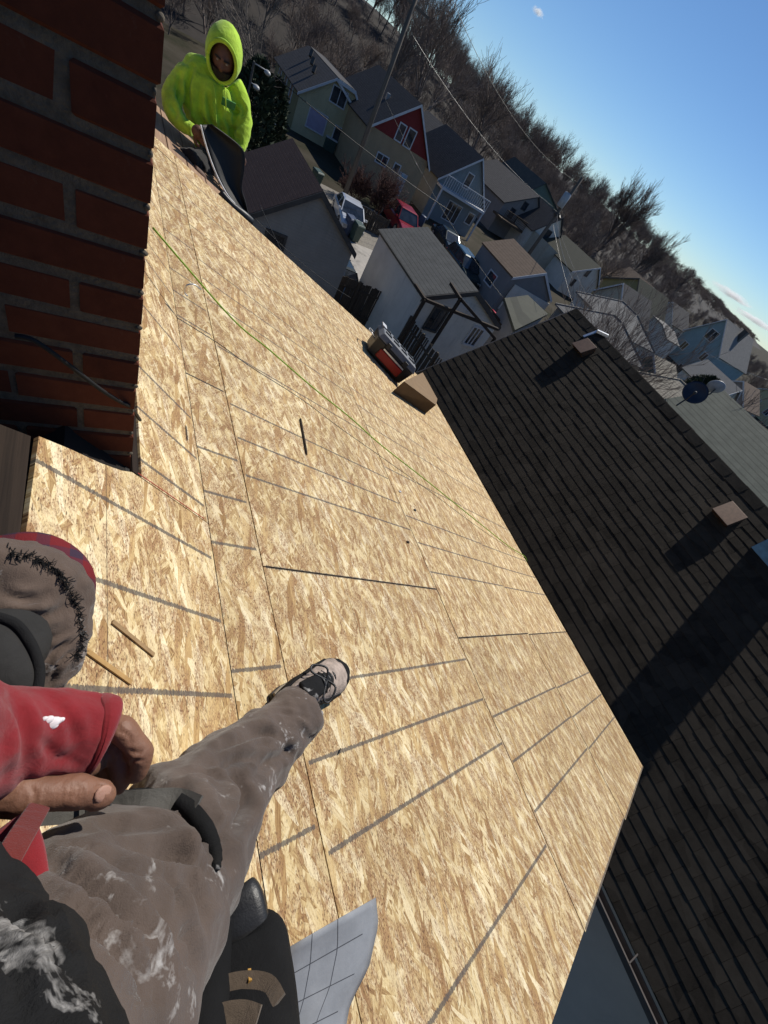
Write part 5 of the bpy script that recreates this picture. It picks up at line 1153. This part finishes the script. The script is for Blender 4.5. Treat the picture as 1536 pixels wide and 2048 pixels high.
# trousers: right leg reaching down the deck, left knee on the steep slope
m = MB()
limb(m, [(C(-.21, -.15, -.25), .115), (C(-.13, -.125, -.38), .112), (C(-.02, -.075, -.575), .108, .098), (at(330, 1730, .76), .104, .095), (at(385, 1655, .85), .100, .092), (at(430, 1590, .94), .096, .09), (at(475, 1545, 1.02), .086, .085), (at(530, 1495, 1.09), .077, .075), (at(570, 1457, 1.15), .070), (at(602, 1428, 1.20), .066)])
limb(m, [(C(-.24, -.12, -.26), .115), (at(-330, 1500, .60), .095), (at(-140, 1330, .68), .088), (at(-20, 1262, .715), .088), (at(12, 1240, .735), .080), (at(-60, 1170, .78), .065), (at(-200, 1100, .82), .055)])
tr = bake(soft(m.build('trousers', M['canvas'], me_, True), .0062, 5, ((.12, .03), (.04, .006))))
crease(tr, [([(95, 1715), (172, 1773), (229, 1820), (292, 1862)], -.016, 17), ([(235, 1672), (323, 1706), (375, 1716), (420, 1742)], -.014, 15), ([(365, 1748), (396, 1795), (411, 1850)], -.011, 13), ([(280, 1780), (333, 1831), (359, 1872), (385, 1925)], -.013, 15), ([(150, 1830), (230, 1900), (300, 1990)], -.010, 16),
            ([(455, 1530), (490, 1575), (488, 1622), (455, 1672)], -.022, 13), ([(400, 1535), (469, 1517), (530, 1522)], -.012, 11), ([(420, 1512), (500, 1470), (575, 1462)], -.012, 10), ([(500, 1560), (545, 1520), (590, 1500)], -.010, 10), ([(540, 1440), (580, 1450), (620, 1480)], -.010, 8), ([(520, 1455), (560, 1480), (590, 1520)], -.009, 9),
            ([(120, 1690), (180, 1700), (250, 1740), (300, 1750)], -.006, 7), ([(160, 1660), (240, 1655), (330, 1670)], -.006, 8), ([(330, 1760), (350, 1800), (352, 1850)], -.006, 7), ([(240, 1840), (290, 1900), (310, 1960)], -.006, 8), ([(200, 1950), (260, 1990), (330, 2000)], -.006, 8), ([(390, 1680), (410, 1720), (405, 1760)], -.005, 6), ([(350, 1560), (400, 1545), (440, 1560)], -.007, 6), ([(480, 1500), (520, 1490), (560, 1495)], -.006, 5), ([(560, 1430), (590, 1440), (612, 1460)], -.007, 5), ([(545, 1425), (580, 1428), (620, 1440)], -.006, 4), ([(430, 1600), (450, 1640), (440, 1690)], -.008, 7), ([(510, 1560), (530, 1580), (525, 1600)], -.006, 6), ([(215, 1592), (290, 1586), (360, 1604), (408, 1650), (432, 1712), (425, 1785)], -.017, 22)])
# worn knee patch with plaid lining showing through the tear
m = MB(); limb(m, [(at(-60, 1180, .68), .062, .045), (at(15, 1200, .668), .074, .05), (at(60, 1245, .672), .070, .045), (at(74, 1320, .68), .052, .032), (at(60, 1385, .685), .03, .02)], 20, 6, ref=ray(30, 1220)); kpt = bake(soft(m.build('knee_patch', M['canvas_light'], me_, True), .0045, 4, ((.07, .022), (.02, .004))))
crease(kpt, [([(0, 1185), (50, 1200), (95, 1190)], -.006, 10), ([(20, 1225), (75, 1235), (125, 1222)], -.006, 9), ([(85, 1350), (105, 1310), (140, 1280)], -.006, 7), ([(95, 1375), (115, 1330), (145, 1300)], -.005, 6), ([(70, 1270), (105, 1275), (140, 1262)], -.004, 6)])
m = MB(); limb(m, [(at(-10, 1126, .71), .034, .03), (at(66, 1128, .70), .042, .034), (at(116, 1168, .70), .042, .034), (at(132, 1230, .72), .030, .03)], 16, 6, ref=ray(80, 1170)); pld = m.build('plaid_lining', M['plaid'], me_, True)
m = MB(); limb(m, [(at(-60, 1370, .585), .04, .022), (at(-10, 1335, .585), .060, .028), (at(28, 1318, .60), .052, .026), (at(62, 1330, .625), .02, .012)], 20, 6, ref=ray(0, 1340)); kp1 = soft(m.build('knee_pad', cloth('pad_fabric', (.034, .033, .032), 420, 0, .2, sheen=0), me_, True), .005, 4)
bake(kp1); hit = surface(tr, kpt, pld, kp1)
m = MB(); m.tube([Vector(p) for p in spline([hit(-15, 1232), hit(30, 1248), hit(62, 1290), hit(78, 1340), hit(72, 1392)], 8)], .0055, 8); m.build('pad_piping', M['black_cloth'], me_, True)
m = MB(); rf = random.Random(2); arc = spline([(20, 1106), (60, 1114), (104, 1134), (136, 1172), (156, 1225), (164, 1280), (150, 1318)], 20)
for i in range(300):
    q = arc[int(rf.random() * (len(arc) - 1))]; x, y = q[0] + rf.gauss(0, 3), q[1] + rf.gauss(0, 3); a = hit(x, y, .001); b = hit(x + rf.gauss(5, 6), y + rf.gauss(3, 7), rf.uniform(.0, .008)); m.tube([a, a.lerp(b, .5) - ray(x, y) * rf.uniform(.0, .005), b], .00042, 4)
tag(m.build('frayed_edge', M['black_cloth'], me_), kind='stuff')
# hand with forearm: one skin
m = MB(); tv = ray(120, 1500)
limb(m, [(at(-140, 1520, .47), .034), (at(20, 1515, .525), .030, .026), (at(110, 1505, .54), .032, .021), (at(170, 1490, .548), .032, .018), (at(205, 1480, .55), .026, .014)], 18, 6, ref=tv)
for f in ([(196, 1456, .540, .0125), (222, 1452, .535, .0118), (244, 1460, .531, .0132), (264, 1482, .533, .0112), (280, 1508, .540, .0124), (281, 1528, .546, .0102), (272, 1546, .554, .0098), (262, 1554, .560, .0070)],
          [(196, 1480, .552, .0120), (222, 1494, .553, .0128), (236, 1516, .556, .0108), (244, 1542, .560, .0118), (240, 1564, .566, .0098), (230, 1582, .572, .0072)],
          [(184, 1496, .566, .0115), (204, 1514, .570, .0122), (216, 1542, .577, .0104), (214, 1564, .583, .0108), (204, 1584, .590, .0072)],
          [(174, 1508, .580, .0105), (192, 1530, .587, .0106), (198, 1556, .594, .0092), (190, 1574, .600, .0070)],
          [(-20, 1572, .525, .021), (50, 1590, .516, .0175), (100, 1588, .513, .0136), (140, 1584, .515, .0142), (160, 1584, .516, .0138), (182, 1587, .519, .0118), (204, 1592, .522, .0122), (221, 1597, .527, .0072)]):
    limb(m, [(at(x, y, d), r) for x, y, d, r in f], 14, 6, ref=tv)
hand = bake(soft(m.build('body', M['skin'], me_, True), .0021, 3, ((.02, .0016),)))
crease(hand, [([(262, 1530), (270, 1520), (288, 1522)], -.0014, 3), ([(225, 1444), (238, 1452), (240, 1468)], -.0014, 3), ([(60, 1572), (70, 1590), (64, 1610)], -.0014, 5), ([(136, 1568), (142, 1584), (136, 1600)], -.0012, 3), ([(210, 1500), (222, 1510), (226, 1524)], -.0014, 3), ([(236, 1462), (256, 1470), (262, 1486)], -.0012, 4), ([(258, 1500), (276, 1506), (284, 1500)], -.0016, 4), ([(150, 1568), (156, 1582), (150, 1598)], -.0014, 5), ([(160, 1566), (166, 1582), (160, 1600)], -.0012, 4), ([(192, 1576), (200, 1573), (214, 1578), (222, 1590)], -.0016, 4)])
m = MB(); nd = (at(219, 1594, .5175) - at(192, 1589, .509)); m.ball(at(207, 1588, .5112), .0085, .0072, .0026, 12, 8, rot=Matrix((nd.normalized(), (tv.cross(nd)).normalized(), tv)).transposed()); m.build('thumb_nail', skin_mat('nail', (.36, .20, .145)), hand, True)
# sleeve with turned cuff and paint stain
m = MB(); limb(m, [(at(-260, 1500, .44), .060), (at(-120, 1490, .475), .052, .045), (at(0, 1478, .515), .046, .040), (at(90, 1470, .533), .042, .036), (at(150, 1466, .538), .038, .033), (at(196, 1466, .541), .033, .029)], 24, 7, ref=tv)
sl_ = bake(soft(m.build('sleeve', M['red_cloth'], me_, True), .0036, 6, ((.07, .016), (.03, .004))))
crease(sl_, [([(20, 1400), (45, 1440), (55, 1500), (45, 1560)], -.005, 14), ([(75, 1470), (110, 1510), (165, 1505)], -.0035, 11), ([(100, 1400), (140, 1440), (150, 1490)], -.0035, 12), ([(-10, 1420), (5, 1470), (-5, 1540)], -.004, 14), ([(90, 1530), (130, 1522), (165, 1530)], -.003, 9)])
hits = surface(sl_)
cr = []
for i, (x, y, d, r) in enumerate(((176, 1467, .537, .0345), (188, 1466, .539, .0365), (204, 1466, .541, .0355), (212, 1467, .542, .031))): cr.append((at(x, y, d), r, r * .88))
m = MB(); limb(m, cr, 24, 4, ref=tv); m.build('cuff', M['red_cloth'], sl_, True)
m = MB(); rf = random.Random(8)
for x, y, r in ((104, 1446, .0065), (96, 1440, .0045), (113, 1443, .0045), (122, 1440, .003), (88, 1438, .0028), (108, 1452, .0035)):
    c = hits(x, y, .0); m.ball(c, r, r * .7, .0018, 12, 6, rot=ray(x, y).to_track_quat('Z', 'Y').to_matrix())
m.build('paint_stain', plain('paint_white', (.68, .62, .62), .6, .2, 60), sl_, True)
# jacket hem, red shirt tail, lanyard
m = MB(); limb(m, [(at(-120, 1650, .47), .018), (at(-75, 1750, .45), .027), (at(-70, 1860, .43), .037, .032), (at(-62, 2000, .385), .045, .038), (at(-50, 2160, .35), .052, .045), (at(-90, 2500, .33), .058)], 24, 7, ref=ray(0, 1900)); jk = bake(soft(m.build('jacket', M['black_cloth'], me_, True), .0045, 5, ((.07, .02), (.02, .002))))
crease(jk, [([(30, 1830), (90, 1880), (150, 1960)], -.004, 10), ([(10, 1790), (60, 1850), (130, 1880)], -.006, 22), ([(0, 1900), (40, 1950), (45, 2040)], -.005, 20), ([(20, 1760), (90, 1810), (140, 1900), (170, 2000)], -.0022, 6)])
m = MB(); limb(m, [(at(10, 1660, .50), .018, .006), (at(42, 1712, .485), .014, .006), (at(68, 1760, .48), .009, .005), (at(88, 1805, .475), .004, .003)], 14, 5, ref=ray(50, 1700)); m.build('shirt_tail', M['red_cloth'], me_, True)
m = MB(); limb(m, [(at(-60, 1840, .42), .0085, .0018), (at(5, 1735, .44), .0085, .0018), (at(42, 1672, .46), .0085, .0018), (at(78, 1614, .495), .008, .0018)], 12, 5, ref=ray(30, 1690), power=4); m.build('lanyard', M['red_web'], me_)
# leg strap with buckle
st = ribbon([hit(60, 1622, .012), hit(120, 1619, .012), hit(200, 1613, .012), hit(280, 1607, .011), hit(350, 1603, .010), hit(392, 1618, .004)], .0285).build('leg_strap', M['webbing'], me_)
m = MB(); bc = hit(197, 1612, .024); db = (bc - CAM).length; bx, by = (at(197, 1588, db) - at(197, 1638, db)) / 2, (at(220, 1612, db) - at(174, 1612, db)) / 2
for s in (-1, 1): m.bar(bc + by * s - bx, bc + by * s + bx, .0035); m.bar(bc + bx * s - by, bc + bx * s + by, .0035)
m.bar(bc - bx, bc + bx, .003); m.build('buckle', M['black_plastic'], st, bevel=.001)
ribbon([hit(225, 1590, .006), hit(292, 1586, .006), hit(360, 1605, .006), hit(406, 1652, .006), hit(428, 1700, .006), hit(432, 1735, .005)], .03, .004, 12, [.006, .008, .010, .012, .014, .016, .018, .019, .020, .020, .019, .018, .016, .014, .011, .008]).build('knee_strap_shade', M['black_cloth'], me_, True)  # black strap also paints the shade of the gap behind the knee
# shoe
hx = (on1(688, 1338) - on1(562, 1408)); hx = (hx - N1 * (hx @ N1)); SL = hx.length; hx.normalize(); hy = N1.cross(hx); so = on1(566, 1408, 0) - hx * .035
def SP(x, y, z): return so + hx * x + hy * y + N1 * z
shoe = empty('shoe_root', so); bpy.data.objects.remove(shoe)
outl = [(0, .036), (.03, .044), (.09, .044), (.15, .050), (.21, .058), (.26, .055), (.295, .038), (.308, .016)]
def sole(z0, z1, g): 
    m = MB(); pts = [(x + (g if x > .2 else -g if x < .02 else 0), y + g) for x, y in outl] + [(x + (g if x > .2 else -g if x < .02 else 0), -y - g) for x, y in outl[::-1]]
    m.prism([SP(x, y, z0) for x, y in pts], N1 * (z1 - z0)); return m
m = MB(); rings = []
for x, w_, h_ in ((.002, .027, .070), (.02, .040, .088), (.06, .045, .098), (.10, .045, .098), (.14, .049, .088), (.18, .054, .076), (.22, .056, .066), (.26, .051, .055), (.29, .036, .042), (.305, .015, .032)):
    rings.append([SP(x, w_ * math.copysign(abs(math.cos(q)) ** .8, math.cos(q)) * (1 if math.sin(q) < .3 else .8), .022 + max(0, (h_ - .022) * (.5 + .5 * math.sin(q)))) for q in [2 * math.pi * k / 20 for k in range(20)]])
m.loft(rings); up_ = m.build('shoe', plain('taupe_suede', (.36, .29, .245), .9, .3, 40, bump=.3, bscale=200), me_, True)
sole(.002, .018, .004).build('sole', M['black_plastic'], up_, bevel=.003); sole(.018, .027, .002).build('midsole', plain('midsole_tan', (.22, .18, .13), .8, .2, 20), up_, bevel=.002)
m = MB(); rings = []
for x, w_, h_ in ((.225, .0600, .040), (.26, .056, .042), (.294, .042, .042), (.314, .020, .038)): rings.append([SP(x, w_ * math.cos(q), .020 + (h_ - .014) * max(0, math.sin(q)) ** .5 * .8) for q in [math.pi * k / 12 for k in range(13)]])
m.loft(rings, False); m.build('toe_bumper', M['black_cloth'], up_, True)
for s in (-1, 1):
    m = MB(); limb(m, [(SP(.0, s * .030, .055), .022, .006), (SP(.05, s * .043, .055), .024, .006), (SP(.10, s * .046, .05), .018, .006), (SP(.15, s * .051, .044), .012, .006), (SP(.22, s * .057, .036), .009, .005)], 10, 5, ref=hy); m.build('side_overlay', M['black_cloth'], up_, True)
m = MB(); limb(m, [(SP(.03, 0, .095), .030, .010), (SP(.08, 0, .098), .030, .010), (SP(.13, 0, .089), .024, .008), (SP(.17, 0, .078), .016, .006)], 14, 5, ref=N1); m.build('tongue', M['black_cloth'], up_, True)
for i in range(5):
    x = .10 + i * .022; z = .102 - i * .0085; m = MB(); m.tube([Vector(p) for p in spline([SP(x, -.030, z - .012), SP(x + .008, 0, z + .004), SP(x + .002, .030, z - .012)], 5)], .0046, 6); m.build('lace', M['black_plastic'], up_, True)
for s in (-1, 1): m = MB(); m.tube([Vector(p) for p in spline([SP(.12, 0, .105), SP(.13, s * .03, .115), SP(.10, s * .055, .10), SP(.085, s * .04, .098), SP(.12, 0, .106)], 5)], .0034, 6); m.build('lace_loop', M['black_plastic'], up_, True)
# tool pouch beside the thigh
tp = empty('tool_pouch', at(470, 1950, .95), 'black tool pouch with tan webbing hanging beside the thigh', 'tool pouch')
pm_ = cloth('pouch_nylon', (.010, .010, .0105), 330, 0, .2, sheen=0); rv = ray(470, 1930)
m = MB(); limb(m, [(at(478, 1868, .86), .040, .035), (at(485, 1895, .86), .060, .045), (at(482, 1960, .85), .066, .05), (at(478, 2060, .82), .070, .05), (at(470, 2250, .76), .07, .05)], 24, 6, ref=rv, power=3.4); pk = m.build('pocket', pm_, tp, True)
m = MB(); limb(m, [(at(470, 1782, .845), .026, .022), (at(475, 1800, .845), .034, .028), (at(482, 1850, .85), .038, .03), (at(484, 1890, .86), .038, .03)], 20, 5, ref=rv, power=4); m.build('holder', M['black_plastic'], tp, True)
m = MB(); limb(m, [(at(432, 1700, .80), .012, .006), (at(425, 1760, .82), .016, .01), (at(408, 1850, .84), .036, .04), (at(385, 1960, .82), .046, .05), (at(365, 2080, .79), .05, .05), (at(350, 2250, .75), .05, .05)], 20, 5, ref=rv, power=3); m.build('side_pocket', pm_, tp, True)
hp = surface(pk)
ribbon([hp(424, 1994), hp(440, 1976), hp(490, 1965), hp(535, 1972), hp(556, 2005)], .020, .002).build('webbing', M['tan_web'], tp)
ribbon([hp(405, 2062), hp(440, 2046), hp(480, 2040), hp(512, 2050)], .03, .002).build('leather_flap', M['tan_web'], tp)
for x, y in ((430, 1968), (498, 1952)): m = MB(); m.bar(hp(x, y - 12, .006), hp(x + 2, y + 12, .006), .004); m.build('bar_tack', plain('gold_thread', (.4, .22, .05), .6, .1, 50), tp)

# ------------------------------------------------------------------ the worker in the lime hoodie
YM = 4.85
W_ = lambda x, y, dy=0: FY(x, y, YM + dy)
man = empty('person', W_(430, 345), 'worker in lime-yellow hooded sweatshirt crouching at the far roof edge', 'person')
m = MB(); back = Vector((0, 1, 0))
limb(m, [(W_(438, 320, .12), .20, .15), (W_(436, 285, .08), .215, .155), (W_(428, 235, .04), .23, .16), (W_(420, 190, .05), .235, .16), (W_(420, 160, .08), .20, .13), (W_(430, 140, .08), .10, .09)], 24, 6, ref=back)
limb(m, [(W_(378, 148, .05), .080), (W_(354, 175, .0), .078), (W_(346, 212, -.10), .070), (W_(362, 245, -.22), .060), (W_(386, 262, -.30), .046)], 16, 6, ref=back)
limb(m, [(W_(466, 168, .05), .074), (W_(482, 205, .02), .072), (W_(487, 245, -.06), .066), (W_(482, 285, -.16), .055), (W_(478, 300, -.2), .045)], 16, 6, ref=back)
hd = bake(soft(m.build('hoodie', M['lime'], man, True), .010, 6, ((.22, .03), (.05, .009))))
crease(hd, [([(385, 135), (374, 180), (382, 222)], -.030, 5), ([(360, 150), (356, 190), (366, 226)], -.024, 4), ([(415, 185), (420, 225), (432, 262)], -.022, 4), ([(450, 235), (462, 262), (455, 290)], -.022, 4), ([(476, 200), (488, 222), (478, 244)], -.022, 4), ([(390, 215), (405, 245), (430, 272)], -.024, 5), ([(402, 165), (399, 215), (412, 262)], -.018, 6), ([(436, 175), (438, 230), (446, 280)], -.018, 5), ([(466, 185), (471, 230), (458, 285)], -.02, 6), ([(350, 170), (366, 205), (378, 246)], -.022, 6), ([(452, 208), (468, 220), (484, 226)], -.016, 5), ([(492, 240), (468, 262), (484, 290)], -.018, 5), ([(415, 240), (440, 262), (462, 258)], -.016, 6), ([(340, 205), (352, 225), (345, 240)], -.016, 5)])
hc = W_(447, 115, -.02); fd = Vector((-.20, -.93, -.30)).normalized(); hr = fd.to_track_quat('Y', 'Z').to_matrix()
m = MB(); nu, nv = 28, 18; rings = []
for j in range(nv + 1):
    t = .80 + (math.pi - .80) * j / nv
    rr = 1.0 + .04 * math.sin(3 * t); sag = .02 * math.sin(t)
    rings.append([hc + hr @ Vector((.140 * math.sin(t) * math.cos(q) * rr, -.02 + .165 * math.cos(t) * rr * (1.0 if math.cos(t) > 0 else 1.0), .172 * math.sin(t) * math.sin(q) * rr + sag + .02 * max(0, -math.cos(t)) * max(0, math.sin(q)))) for q in [2 * math.pi * k / nu for k in range(nu)]])
m.loft(rings, False); ho = m.build('hood', M['lime'], hd, True); so_ = ho.modifiers.new('cloth', 'SOLIDIFY'); so_.thickness = .012
tx = bpy.data.textures.new('hoodfold', 'CLOUDS'); tx.noise_scale = .07; dm = ho.modifiers.new('folds', 'DISPLACE'); dm.texture = tx; dm.strength = .012; dm.texture_coords = 'LOCAL'
m = MB(); rim = [hc + hr @ Vector((.140 * math.sin(.80) * 1.02 * math.cos(q), -.02 + .165 * math.cos(.80), .172 * math.sin(.80) * 1.02 * math.sin(q) + .012)) for q in [2 * math.pi * k / 32 for k in range(33)]]; m.tube(rim, .014, 8); m.build('hood_rim', M['lime'], ho, True)
# head: one mesh, features shaped in
m = MB(); vs = []; nu, nv = 36, 28
for j in range(nv + 1):
    t = math.pi * j / nv
    for i in range(nu):
        q = 2 * math.pi * i / nu; x, y, z = .078 * math.sin(t) * math.cos(q), .098 * math.sin(t) * math.sin(q), .118 * math.cos(t)
        if y > 0:
            y += .030 * math.exp(-((x / .016) ** 2 + ((z + .012) / .026) ** 2)) + .010 * math.exp(-((x / .03) ** 2 + ((z + .058) / .014) ** 2)) + .012 * math.exp(-((x / .045) ** 2 + ((z - .036) / .012) ** 2)) + .012 * math.exp(-((x / .03) ** 2 + ((z + .098) / .02) ** 2))
            for s in (-1, 1): y -= .014 * math.exp(-(((x - s * .032) / .016) ** 2 + ((z - .014) / .012) ** 2))
        if z < -.03: x *= 1 - .25 * (-z - .03) / .09
        vs.append(hc + hr @ Vector((x * 1.06, y * 1.05 + .012, z * 1.06)))
m.add(vs, [(j * nu + i, (j + 1) * nu + i, (j + 1) * nu + (i + 1) % nu, j * nu + (i + 1) % nu) for j in range(nv) for i in range(nu)]); limb(m, [(hc + hr @ Vector((0, -.02, -.06)), .055), (hc + hr @ Vector((0, -.04, -.20)), .062)], 14, 3)
bd = m.build('body', M['skin_dark'], man, True)
m = MB(); rings = []
for j in range(8):
    z = -.030 - .104 * j / 7; w_ = .082 * math.sqrt(max(.02, 1 - ((z + .03) / .105) ** 2)); rings.append([hc + hr @ Vector((w_ * math.cos(q), .040 + .098 * math.sqrt(max(.03, 1 - (z / .135) ** 2)) * math.sin(q) * (1.02 if abs(math.cos(q)) > .3 or z < -.07 else .90), z)) for q in [math.pi * k / 16 for k in range(17)]])
m.loft(rings, False); m.build('beard', M['hair'], bd, True)
for s in (-1, 1):
    m = MB(); m.ball(hc + hr @ Vector((s * .033, .096, .015)), .011, .008, .008); m.build('eye', plain('eye', (.25, .22, .2), .2, .1, 5), bd, True)
    m = MB(); m.bar(hc + hr @ Vector((s * .012, .122, .038)), hc + hr @ Vector((s * .054, .104, .036)), .012, .010); m.build('eyebrow', M['hair'], bd)
    m = MB(); m.ball(hc + hr @ Vector((s * .079, -.005, -.005)), .012, .022, .032); m.build('ear', M['skin_dark'], bd, True)
m = MB(); m.ball(hc + hr @ Vector((0, -.02, .05)), .085, .10, .085); m.build('hair', M['hair'], bd, True)
# print on the chest, pocket seam, draw strings
ca, cb_ = W_(444, 201, -.145), W_(470, 214, -.125); m = MB(); m.bar(ca, cb_, .012, .05, up=(0, -.2, 1)); m.build('chest_print', plain('print_green', (.06, .22, .05), .8, .3, 60), hd)
for x0, y0, x1, y1 in ((428, 170, 432, 245), (448, 172, 452, 225)): m = MB(); m.tube([Vector(p) for p in spline([W_(x0, y0, -.10), W_((x0 + x1) / 2 + 1, (y0 + y1) / 2, -.16), W_(x1, y1, -.15)], 6)], .005, 6); m.build('drawstring', M['lime'], hd, True)
# trousers and boots
m = MB()
limb(m, [(W_(442, 310, .15), .19, .14), (W_(425, 322, -.0), .13), (W_(398, 330, -.25), .105), (W_(372, 322, -.42), .09)], 18, 6)
limb(m, [(W_(442, 310, .15), .17, .14), (W_(452, 340, .0), .12), (W_(448, 372, -.2), .10), (W_(440, 395, -.34), .09)], 18, 6)
limb(m, [(W_(372, 322, -.42), .09), (W_(392, 345, -.30), .08), (W_(415, 365, -.18), .07)], 16, 5); limb(m, [(W_(440, 395, -.34), .09), (W_(458, 402, -.2), .08), (W_(470, 410, -.05), .07)], 16, 5)
soft(m.build('trousers', M['black_pants'], man, True), .014, 4, ((.08, .03),))
m = MB(); limb(m, [(W_(388, 336, -.50), .035, .03), (W_(402, 350, -.49), .045, .035), (W_(412, 362, -.47), .035, .028)], 12, 5); b1 = m.build('boot', plain('boot_brown', (.13, .07, .045), .7, .3, 20), man, True)
# gloved hands with fingers closed on the sheet
def grip(c, d, s, r=.011):
    m = MB(); d = Vector(d).normalized(); nrm = Vector((0, -1, 0)); sd_ = d.cross(nrm).normalized(); m.ball(c, .05, .04, .045, 12, 8)
    for i in range(4):
        b0 = c + sd_ * (.032 - .021 * i) + d * .03; L = (.062, .07, .066, .05)[i]
        limb(m, [(b0, r * 1.15), (b0 + d * L * .5 + nrm * .022, r), (b0 + d * L * .85 + nrm * .002, r * .9), (b0 + d * L * .8 - nrm * .03, r * .75)], 8, 4)
    b0 = c + sd_ * .045 * s; limb(m, [(b0, r * 1.2), (b0 + sd_ * .025 * s + d * .03, r * 1.1), (b0 + sd_ * .02 * s + d * .058 + nrm * .01, r * .8)], 8, 4)
    return m
for c, d, s in ((W_(396, 264, -.36), (.8, -.2, -.35), 1), (W_(476, 306, -.26), (-.1, -.3, -1), -1)): soft(grip(c, d, s).build('hand', M['skin_dark'], man, True), .006, 3)
# black rubber sheet he holds, with a pale edge tube that has the lit look painted in
lc = [(402, 250, -.44), (411, 285, -.44), (424, 325, -.46), (440, 362, -.48), (462, 398, -.50), (497, 432, -.50)]
rc = [(424, 248, -.40), (484, 296, -.32), (489, 335, -.34), (484, 375, -.38), (492, 405, -.42), (500, 440, -.46)]
A_, B_ = spline(lc, 5), spline(rc, 5); m = MB(); nW = 8
for a, b in zip(A_, B_):
    for i in range(nW + 1):
        f = i / nW; bul = .06 * math.sin(math.pi * f); m.v.append(tuple(W_(lerp(a[0], b[0], f), lerp(a[1], b[1], f), lerp(a[2], b[2], f) + bul)))
m.f = [(j * (nW + 1) + i, j * (nW + 1) + i + 1, (j + 1) * (nW + 1) + i + 1, (j + 1) * (nW + 1) + i) for j in range(len(A_) - 1) for i in range(nW)]
rub = m.build('rubber_sheet', plain('black_rubber', (.007, .007, .007), .6, .3, 12, bump=.15, bscale=40), None, True); sm = rub.modifiers.new('t', 'SOLIDIFY'); sm.thickness = .006
tag(rub, 'curved black rubber sheet held upright by the crouching worker', 'rubber sheet')
m = MB(); m.tube([W_(a[0] - 1, a[1], a[2] - .005) for a in A_], .007, 6); m.build('lit_edge', plain('edge_lit', (.75, .75, .74), .5, .2, 30), rub, True)
m = MB(); limb(m, [(W_(440, 385, -.60), .02, .03), (W_(462, 412, -.62), .03, .04), (W_(486, 432, -.62), .035, .045), (W_(502, 445, -.60), .03, .04)], 14, 5); m.build('rolled_end', M['black_plastic'], rub, True)
